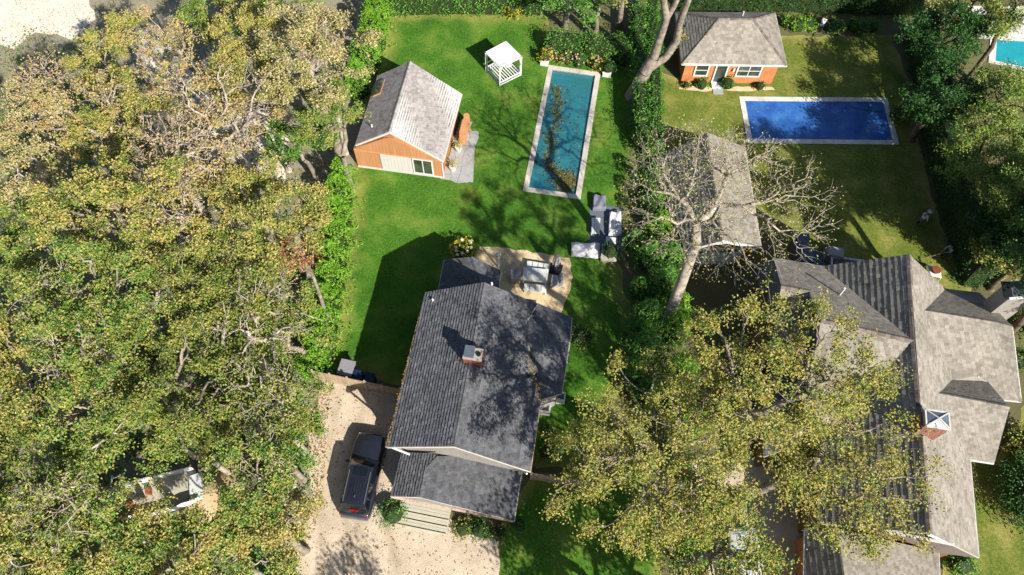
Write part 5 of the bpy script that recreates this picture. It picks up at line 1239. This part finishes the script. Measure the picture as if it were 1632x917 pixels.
person('person in a pale shirt and teal trousers raking near the large house', (1504, 409), R(195), .3, sb_, mat('teal_trousers', ['12303c', '183c48'], 3), {'l': (.42, .12, 1.0), 'r': (.55, -.08, .85)}, hold=((.35, .15, 1.1), (1.9, -.15, .1), 'long rake held out over the lawn by the person in teal trousers'))
person('person in a white shirt bending over the bushes along the top right hedge', (1306, 49), R(60), .95, sw, mat('blue_jeans', ['2c3c54', '3a4c68'], 3), {'l': (.6, .2, .6), 'r': (.6, -.2, .55)})

# ================================================================== HEDGES AND SHRUBS
hedge('tall bright green hedge closing the far end of the central lawn', [(605, 20), (700, 16), (855, 17)], 1.6, 2.3, 'lpriv', 75, .15)
shrub('bright yellow shrub in front of the far hedge', 816, 26, .8, 1.5, 'lyel', size=.14)
hedge('clipped dense privet block behind the blossoming shrubs, left part', [(880, 84), (915, 86)], 1.7, 2.1, 'lpriv', 90, .13)
hedge('clipped dense privet block behind the blossoming shrubs, right part', [(938, 90), (992, 97)], 1.9, 2.1, 'lpriv', 90, .13)
hedge('narrow hedge running down the right side of the teal pool lawn', [(1012, 40), (1016, 130), (1022, 235)], 1.2, 2.4, 'lpriv', 80, .13)
hedge('outer hedge beside the forked trunk, taller and darker', [(1034, 25), (1038, 110), (1040, 235)], 1.0, 2.6, 'lg', 75, .13)
hedge('straight dark hedge behind the pool house along the top', [(1085, 14), (1240, 12), (1460, 18)], 1.7, 2.6, 'lgd', 75, .14)
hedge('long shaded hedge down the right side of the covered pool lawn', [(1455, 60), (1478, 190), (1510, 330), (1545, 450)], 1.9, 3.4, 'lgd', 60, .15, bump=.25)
for i, (x, y, rr_, lb, lm) in enumerate((
        (878, 92, .8, 'pale pink flowering shrub nearest the left white planter', 'lyel'), (900, 97, .85, 'pink blossomed shrub second from the left white planter', 'lb'),
        (922, 104, .7, 'pink blossomed shrub in the middle of the row behind the pool', 'lg'), (950, 108, .75, 'pale flowering shrub by the right white planter', 'lyel'))):
    shrub(lb, x, y, rr_, 1.1, lm, size=.14, name='flowering_shrub', flowers=('flower', 12, .095), group='flowering shrubs at the far end of the pool')
shrub('shrub with white blossoms at the far corner of the charcoal roofed house', 738, 408, 1.0, 1.5, 'lyel', size=.13, name='flowering_shrub', flowers=('flowerw', 12, .13))
shrub('round clipped green shrub by the front steps', 628, 822, .95, 1.3, 'lpriv', size=.11)
for x, y, q, hh, lm, lb in ((738, 843, .7, .7, 'lb', 'low mixed shrub right of the front steps'), (765, 846, .7, .6, 'lg', 'second low shrub from the steps under the front gutter'), (795, 852, .6, .5, 'lb', 'third low shrub from the steps near the roof corner'), (826, 838, .6, .7, 'lg', 'small green shrub at the front right roof corner'),
        (926, 540, .95, .9, 'lash', 'feathery pale green shrub beside the east wing'), (872, 690, .6, .8, 'lg', 'small green shrub at the foot of the east gutter'), (868, 722, .5, .9, 'lg', 'lone green shrub below the east eave'), (455, 925, 1.1, 1.2, 'larb', 'bright shrub at the bottom edge of the driveway'),
        (908, 528, .5, .5, 'lyel', 'yellow green plant at the patio corner by the east wing'), (1428, 188, 1.0, 1.3, 'lash', 'spiky green clump at the right end of the covered pool')):
    shrub(lb, x, y, q, hh, lm, size=.13)
for k in range(9):
    x = 1252+k*17+random.uniform(-3, 3); shrub(['light green leafy bush beside the pool house corner', 'leafy bush second along the bed from the pool house', 'tall light bush left of the bending person', 'bush just right of the bending person', 'glossy bush in the bed right of the bending person', 'bush with yellow tips near the middle of the bed', 'dark leafy bush towards the shaded corner', 'low shaded bush next to last in the bed', 'last shaded bush in the corner of the bed'][k], x if k != 3 else 1325, 42+(k % 2)*5+(k*.8), random.uniform(.6, .85), random.uniform(.9, 1.3), 'larb' if k in (0, 1, 2, 5) else 'lg', size=.15, group='bushes in the bed under the top right hedge')
# evergreen screens beside the woods: feathery columns
def column(px, py, r_, h, lm='larb', label='', name='arborvitae', dens=1.0, size=.2):
    b = P(px, py); t = root(name, label, 'evergreen', b, None); MB().bar(b, b+Vector((0, 0, h*.3)), .08, n=6).build('trunk', M['barkd'], t)
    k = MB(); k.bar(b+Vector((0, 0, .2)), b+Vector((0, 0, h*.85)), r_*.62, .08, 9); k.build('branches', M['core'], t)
    n = int(dens*330*r_*h); z = RNG.random(n)**.8*h; a = RNG.uniform(0, 6.283, n); lobe = 1+.18*np.sin(a*5+z*3)+.12*np.sin(z*7+a*2); rr_ = r_*(1-(z/h)**2.2*.85)*lobe*RNG.uniform(.7, 1.05, n)
    c = np.stack([b.x+rr_*np.cos(a), b.y+rr_*np.sin(a), z+.08], 1); stuff(leaves('foliage', c, size, M[lm], t, .35, .38)); return t
arb = [(588, 112, 1.25, 4.6), (600, 78, 1.2, 4.6), (604, 50, 1.2, 4.6), (607, 24, 1.2, 4.6), (576, 150, 1.1, 4.0),
       (548, 330, 1.15, 4.2), (544, 362, 1.15, 4.2), (541, 395, 1.2, 4.2), (537, 430, 1.2, 4.0), (533, 462, 1.2, 4.0), (528, 495, 1.2, 3.8), (522, 528, 1.2, 3.6), (514, 560, 1.2, 3.4), (504, 590, 1.1, 3.0), (552, 300, 1.0, 3.8)]
wh = ['behind the cottage', 'next to last before the far hedge corner', 'one short of the far hedge corner', 'at the far hedge corner', 'hard against the back of the cottage roof',
      'second from the cottage along the left lawn edge', 'third from the cottage along the left lawn edge', 'fourth from the cottage along the left lawn edge', 'fifth from the cottage along the left lawn edge', 'sixth from the cottage along the left lawn edge', 'fifth from the tan fence along the lawn', 'fourth from the tan fence along the lawn', 'third from the tan fence end', 'hard by the tan fence end', 'first below the cottage along the left lawn edge']
for (x, y, r_, h), q in zip(arb, wh): column(x, y, r_*1.15, h, 'larb', 'feathery bright evergreen '+q)['group'] = 'evergreens screening the lawn from the woods'
for x, y, r_, h, lm, q in ((1052, 470, 1.4, 3.8, 'lpriv', 'loose evergreen at the foot of the bare tree'), (1030, 420, 1.2, 3.0, 'lg', 'loose evergreen behind the covered sofa'), (1046, 380, 1.3, 3.4, 'larb', 'bright evergreen left of the garage'), (1036, 340, 1.2, 3.0, 'lg', 'darker evergreen left of the garage roof'), (1040, 262, 1.2, 2.8, 'lpriv', 'evergreen beyond the bare tree crown, next to the narrow hedge'), (1008, 395, 1.0, 2.2, 'lpriv', 'bushy evergreen right of the boxwood planter'), (1060, 430, 1.4, 3.6, 'lpriv', 'dense evergreen between garage door and lawn strip'), (1072, 500, 1.2, 3.4, 'larb', 'fresh green evergreen just right of the bare trunk'), (1010, 540, 1.2, 2.8, 'lg', 'spreading evergreen along the lawn strip'), (1004, 605, 1.3, 3.0, 'lpriv', 'evergreen at the lower end of the lawn strip'), (1030, 300, 1.2, 2.8, 'lg', 'small evergreen at the far corner of the garage'),
                          (1070, 540, 1.2, 4.2, 'larb', 'yellow green conical evergreen right of the bare tree foot'), (1028, 520, 1.4, 3.6, 'lpriv', 'evergreen by the strip of lawn, below the bare tree'), (1022, 570, 1.5, 3.8, 'lpriv', 'large evergreen half under the golden tree'), (1075, 610, 1.4, 4.4, 'larb', 'bright evergreen rising through the golden tree'), (1040, 640, 1.4, 3.4, 'lg', 'dark evergreen deep under the golden tree'), (1016, 470, 1.1, 2.4, 'lg', 'low evergreen on the lawn side below the planter'),
                          (1105, 880, 1.5, 3.0, 'larb', 'bright evergreen beside the white car'), (1095, 680, 1.3, 3.4, 'larb', 'evergreen showing green between golden branches')):
    column(x, y, r_, h, lm, q, size=.18)['group'] = 'evergreens between the two gardens'
shrub('big round dark green bush at the right frame edge', 1640, 800, 2.6, 2.8, 'lgd', n=5200, size=.15)
shrub('green bush in the angle of the large house south gable', 1522, 900, 1.0, 1.5, 'lpriv', size=.13)
for x, y, rr_, lb in ((1600, 560, 1.0, 'dark bush squeezed against the right gutter'), (1625, 500, 1.2, 'sunlit leafy bush below the big shingled chimney'), (1612, 690, 1.2, 'autumn toned bush right of the south east gable')): shrub(lb, x+12, y+20, rr_, 1.6, 'lb' if y > 600 else 'lash', size=.15)

# ================================================================== TREES
# bare sycamore over the garage
tree('sycamore_tree', 'nearly bare pale barked tree spreading over the garage', (1134, 312, 12.0), 6.5, 4.4, 1400, 3, 'lt', 'barkw', .11, base=(1056, 530), rk=.0082, fork=.6, spread=.25, seed=3, m2='lb', f2=.6, shell=.2, lead=.38, flat=-.25, rmin=.010, puff=0)
# forked trunk rising out of the frame
def forked():
    b = P(1008, 152); r = root('forked_tree', 'thick grey trunk forking beside the pool house, crown outside the picture', 'tree', b)
    T = Tubes(); A = lambda x, y, z: np.array(P(x, y, z))
    def limb(pts, r0, r1, k=12):
        for i in range(len(pts)-1):
            n = len(pts)-1; T.seg(pts[i], pts[i+1], r0+(r1-r0)*i/n, r0+(r1-r0)*(i+1)/n, k)
    limb([A(1006, 156, -.1), A(1015, 140, 1.0), A(1028, 115, 2.8), A(1042, 92, 4.2)], .62, .44)
    limb([A(1042, 92, 4.2), A(1052, 60, 6.2), A(1062, 30, 8.4), A(1058, 5, 10.2), A(1056, -30, 12.5)], .36, .22)
    limb([A(1062, 30, 8.4), A(1074, 10, 9.6), A(1084, -12, 11), A(1096, -50, 13.5)], .24, .17)
    limb([A(1030, 112, 2.9), A(1060, 92, 4.0), A(1078, 66, 5.6), A(1084, 34, 8.0), A(1100, -8, 11), A(1118, -60, 14)], .36, .2)
    n0 = []
    for c_, k in ((A(1040, -140, 15), 60), (A(1110, -150, 16), 60), (A(1140, -120, 15), 50)):
        tp = crown_tips(c_, 3.4, 2.6, k); grow(T, c_*.6+A(1080, -40, 12.5)*.4, tp, np.arange(len(tp)), .022, 0, n0)
    nmesh('trunk', np.concatenate(T.V), [list(q) for g_ in T.F for q in g_], M['bark'], r, smooth=True)
    cs = np.repeat(np.array(n0), 14, 0); cs = cs+RNG.normal(size=cs.shape)*.4; stuff(leaves('crown', cs, .2, M['lb'], r))
    tw = A(1090, 58, 6.0); stuff(leaves('leaf_tuft', tw+RNG.normal(size=(50, 3))*.22, .16, M['ly'], r)); tw = A(1070, 82, 4.0); stuff(leaves('leaf_tuft', tw+RNG.normal(size=(50, 3))*.2, .16, M['ly'], r))
forked()
tree('straight_tree', 'slim trunked tree behind the privet blocks at the top', (992, -40, 9), 2.6, 3.0, 70, 10, 'lb', base=(986, 40), rk=.03, fork=.7, seed=5)
tree('far_tree', 'leafy green tree at the top between hedge and privet', (905, -6, 4.5), 2.3, 2.2, 90, 22, 'lpriv', base=(900, 45), seed=6, size=.17)
tree('far_tree', 'green tree at the top left of the slim trunk', (950, -4, 4.2), 2.0, 2.0, 80, 22, 'lpriv', base=(950, 48), seed=8, size=.17)
# the golden trees, bottom right of centre
tree('maple_tree', 'big golden leaved tree whose crown covers the middle bottom, left of the large house', (1030, 745, 11.6), 5.4, 4.0, 500, 27, 'ly', 'bark', .13, base=(1108, 800), rk=.015, fork=.38, seed=11, spread=.19, m2='lb', f2=.35, group='golden trees by the large house', shell=.35)
tree('maple_tree', 'golden leaved tree leaning over the west side of the large house', (1222, 598, 15.0), 4.5, 2.8, 380, 24, 'ly', 'bark', .13, base=(1118, 795), rk=.014, fork=.45, seed=12, spread=.19, m2='lb', f2=.35, group='golden trees by the large house', shell=.35)
tree('maple_tree', 'golden leaved tree spreading low over the large roof at the bottom', (1345, 745, 12.0), 5.0, 2.0, 420, 21, 'ly', 'bark', .13, base=(1130, 812), rk=.014, fork=.42, seed=13, spread=.24, m2='lb', f2=.2, group='golden trees by the large house', shell=.3)
tree('maple_tree', 'golden and green tree at the bottom edge above the white car', (1130, 880, 10.0), 4.2, 2.8, 260, 27, 'ly', 'bark', .13, base=(1085, 900), rk=.015, seed=14, spread=.3, m2='lg', f2=.3, group='golden trees by the large house', shell=.35,
     keep=None)
# trees beyond the right hand hedge
for i, (x, y, z, rx, n, lm, lb) in enumerate((
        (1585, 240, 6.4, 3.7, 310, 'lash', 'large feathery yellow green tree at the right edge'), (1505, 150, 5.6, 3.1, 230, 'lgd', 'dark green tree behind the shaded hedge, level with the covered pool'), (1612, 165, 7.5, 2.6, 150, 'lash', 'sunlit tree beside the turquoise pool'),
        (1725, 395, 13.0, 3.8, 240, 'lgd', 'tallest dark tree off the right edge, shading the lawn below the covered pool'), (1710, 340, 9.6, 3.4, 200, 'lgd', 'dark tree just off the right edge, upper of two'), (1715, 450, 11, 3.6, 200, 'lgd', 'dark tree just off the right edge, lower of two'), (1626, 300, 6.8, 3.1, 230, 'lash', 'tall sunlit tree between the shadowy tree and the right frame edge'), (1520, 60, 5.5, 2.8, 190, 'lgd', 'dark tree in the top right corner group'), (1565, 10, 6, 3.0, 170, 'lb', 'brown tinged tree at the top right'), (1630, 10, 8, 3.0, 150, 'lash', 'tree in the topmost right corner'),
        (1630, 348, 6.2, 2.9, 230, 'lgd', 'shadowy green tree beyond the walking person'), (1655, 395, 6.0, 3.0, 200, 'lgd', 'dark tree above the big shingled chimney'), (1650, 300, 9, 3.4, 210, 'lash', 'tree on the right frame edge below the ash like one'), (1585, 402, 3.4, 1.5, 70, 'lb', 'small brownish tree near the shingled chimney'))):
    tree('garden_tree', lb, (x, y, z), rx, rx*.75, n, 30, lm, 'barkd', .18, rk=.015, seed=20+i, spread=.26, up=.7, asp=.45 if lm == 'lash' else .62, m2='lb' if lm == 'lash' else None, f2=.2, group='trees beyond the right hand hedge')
# the woods on the left
gap = [(208, 752), (340, 752), (350, 806), (300, 812), (208, 808)]
gw = [P(x, y) for x, y in gap]; cdir = np.array([0, 0, CAM_H])
def keep_gap(q):
    t = CAM_H/(CAM_H-q[2]); gx, gy = q[0]*t, q[1]*t
    return RNG.random() < .5 or not bool(inside(np.array([gx]), np.array([gy]), gw)[0])
woods = [(30, 235, 10, 4.4, 'la', .3), (120, 165, 10, 3.6, 'lc', .4), (215, 215, 11, 4.2, 'la', .5), (300, 140, 10, 3.6, 'lc', .5), (330, 245, 11, 3.8, 'lc', .5), (395, 60, 10, 3.6, 'la', .4), (250, 60, 8, 2.8, 'lc', .4), (150, 100, 8, 2.6, 'la', .3),
         (492, 92, 11, 4.5, 'la', .4), (528, 185, 9, 2.7, 'lb', .2), (475, 215, 7, 2.6, 'lg', .2), (420, 170, 9, 3.0, 'lc', .4), (460, 0, 9, 3.2, 'lb', .3),
         (60, 385, 11, 4.6, 'lb', .5), (200, 345, 12, 4.6, 'la', .5), (330, 350, 11, 4.2, 'la', .4), (445, 340, 10, 4.0, 'la', .6), (120, 500, 11, 4.4, 'lb', .5), (265, 480, 12, 4.6, 'lb', .5), (395, 455, 10, 3.8, 'lb', .6),
         (35, 610, 11, 4.4, 'la', .5), (160, 625, 11, 4.0, 'lb', .4), (290, 610, 11, 4.2, 'lb', .4), (460, 520, 8, 2.8, 'lb', .3), (400, 660, 9, 3.8, 'lb', .3), (60, 740, 11, 4.0, 'lb', .5), (128, 742, 10, 2.6, 'lb', .4), (300, 700, 9, 2.6, 'lb', .3),
         (390, 770, 9, 2.7, 'lb', .4), (430, 835, 8, 2.9, 'la', .3), (40, 870, 11, 4.2, 'la', .5), (150, 880, 10, 3.9, 'lb', .4), (265, 885, 10, 3.7, 'la', .4), (360, 890, 9, 3.4, 'lb', .4), (445, 720, 6, 2.5, 'lpriv', .3), (470, 645, 6, 2.2, 'lb', .3), (330, 25, 8, 2.8, 'lb', .3), (190, 45, 7, 2.0, 'la', .3), (385, 130, 10, 3.2, 'la', .4), (415, 20, 8, 2.4, 'lpriv', .3)]
wl = ['below the sandy clearing on the left frame edge', 'at the lower edge of the sandy clearing', 'russet topped, second row from the top left', 'thin and russet, near the top middle of the woods', 'sparse with pale ground showing through, middle of the upper woods', 'tan leaved, at the top of the woods', 'small, in front of the sandy clearing', 'small sunlit one at the clearing tip',
      'tall, overlapping the cottage roof', 'with dark trunk beside the cottage', 'low fresh green one between woods and cottage', 'sparse russet one left of the green low tree', 'olive topped at the very top, left of the far hedge',
      'big olive one on the left edge, a third of the way down', 'wide crowned with pale limbs, left of middle height', 'with sunlit forked limbs in the middle of the woods', 'orange tinged, bordering the evergreen screen', 'olive, in the left middle', 'broad olive one at the centre of the woods', 'olive one left of the evergreen screen',
      'on the left frame edge at two thirds height', 'left of the trailer, above it', 'directly up from the trailer gap', 'small olive one nearest the lawn shadow', 'grey green, left of the tan fence', 'lower left edge, above the bottom', 'small, immediately left of the trailer', 'just above the trailer',
      'right of the tarp covered mound', 'at the driveway bend', 'in the bottom left corner', 'on the bottom edge left of the trailer', 'on the bottom edge under the trailer', 'on the bottom edge right of the mound', 'low green one at the driveway edge', 'small one by the tan fence end', 'olive one on the top edge above the sandy patch', 'small one in front of the sandy clearing, second from its tip', 'tan and olive one in the second row from the top', 'fresh green one on the top edge, left of the tall crown']
for i, ((x, y, z, rx, lm, f2), q) in enumerate(zip(woods, wl)):
    sparse = lm == 'lc'; rr_ = random.Random(i*17+3)
    low = y > 420
    if lm == 'lb' and low and rr_.random() < .5: lm = 'ld'
    if lm == 'lb': f2 = .25
    if lm == 'la' and not low and rr_.random() < .35: lm = 'lt'
    z += rr_.uniform(-1.6, 1.6)
    tree('woodland_tree', 'tree '+q, (x, y, z), rx*rr_.uniform(.88, 1.06), rx*.6, int(24*rx*rx*(.55 if sparse else .62)), 12 if sparse else 36, lm, 'bark' if i in (8, 9) else 'barkw' if sparse or i % 3 == 0 else 'bark', .145, rk=.0165, seed=100+i, spread=.19, m2={'la': 'lb', 'lb': 'lpriv', 'lc': 'la', 'lg': 'lb', 'lpriv': 'lb', 'ld': 'lb', 'lt': 'lb'}[lm], f2=f2, group='trees of the woods on the left', keep=keep_gap if 600 < y < 900 and 120 < x < 420 else None, shell=.3, rmin=.019, puff=9 if sparse else 11, pr=.36)
tree('woodland_tree', 'leafless twiggy pale tree in the lower middle of the woods', (385, 530, 9.5), 3.8, 2.6, 260, 3, 'lb', 'barkw', .16, rk=.019, seed=160, group='trees of the woods on the left', rmin=.018, shell=.3)
tree('woodland_tree', 'leafless grey tree with long pale limbs at the upper middle', (345, 200, 12), 3.6, 2.6, 200, 2, 'lc', 'barkw', .16, rk=.02, seed=161, group='trees of the woods on the left', rmin=.018, shell=.3)
for k, (x, y, z, rx, q) in enumerate(((70, 470, 12.5, 2.6, 'on the left side at middle height, limbs pale in the sun'), (255, 325, 13, 3.0, 'with one long pale limb, above the centre of the woods'), (110, 560, 12, 2.4, 'in the left middle, small and twiggy'), (270, 250, 13, 3.2, 'with upright white forks near the upper centre'), (420, 640, 10, 2.8, 'beside the evergreen screen, above the driveway bend'), (90, 800, 11.5, 2.6, 'near the lower left corner'), (420, 745, 10, 2.3, 'with pale twigs at the driveway edge'), (60, 130, 11, 2.4, 'at the edge of the sandy clearing'), (500, 60, 12.5, 2.4, 'standing out of the tall crown by the cottage'))):
    tree('woodland_tree', 'leafless tree '+q, (x, y, z), rx, rx*.65, int(22*rx*rx), 4, 'lc' if y < 400 else 'lb', 'barkw', .15, rk=.0165, seed=180+k, spread=.2, group='trees of the woods on the left', rmin=.02, shell=.3, puff=0)
tree('woodland_tree', 'tree with a cluster of red leaves near the evergreen screen', (478, 396, 11.0), 1.3, .8, 14, 12, 'lred', 'bark', .17, rk=.02, m2='la', f2=.45, seed=162, group='trees of the woods on the left')
# tree below the frame whose shadow falls on the driveway
tree('driveway_tree', 'tree just below the frame throwing its shadow over the driveway', (690, 1235, 8), 2.4, 2.2, 110, 10, 'lb', 'bark', .2, seed=170)
tree('front_tree', 'tree below the frame that shades the front lawn', (1110, 1085, 10), 4.2, 3, 260, 22, 'lb', 'bark', .2, rk=.016, seed=171)
tree('front_tree', 'tree below the frame between the other two, shading the bottom lawn', (1165, 1140, 9), 4.0, 3, 240, 24, 'lb', 'bark', .2, rk=.015, seed=173)
tree('front_tree', 'tree below the frame near the white car, shading the fence end', (1235, 1090, 9), 3.8, 3, 200, 22, 'lb', 'bark', .2, rk=.016, seed=172)
# undergrowth in the woods
un = []
for k in range(2200):
    x, y = random.uniform(-60, 540), random.uniform(60, 980)
    if x > 500 and y > 560 or x > 455 and y > 780 or 195 < x < 360 and 735 < y < 830 or (y < 330 and x > 200 and random.random() < .6): continue
    p = P(x, y); r_ = random.uniform(.25, .8); m_ = 30; c = np.array(p)+RNG.normal(size=(m_, 3))*np.array([r_, r_, r_*.5]); c[:, 2] = np.abs(c[:, 2])+.08; un.append(c)
o = leaves('undergrowth', np.concatenate(un), .17, M['lg'], None, .8, .6, M['ld'], .4); stuff(o)
grass([(x, y) for x, y in lawn_pix], 42000, 'lpriv', .05, hole=pool_hole)
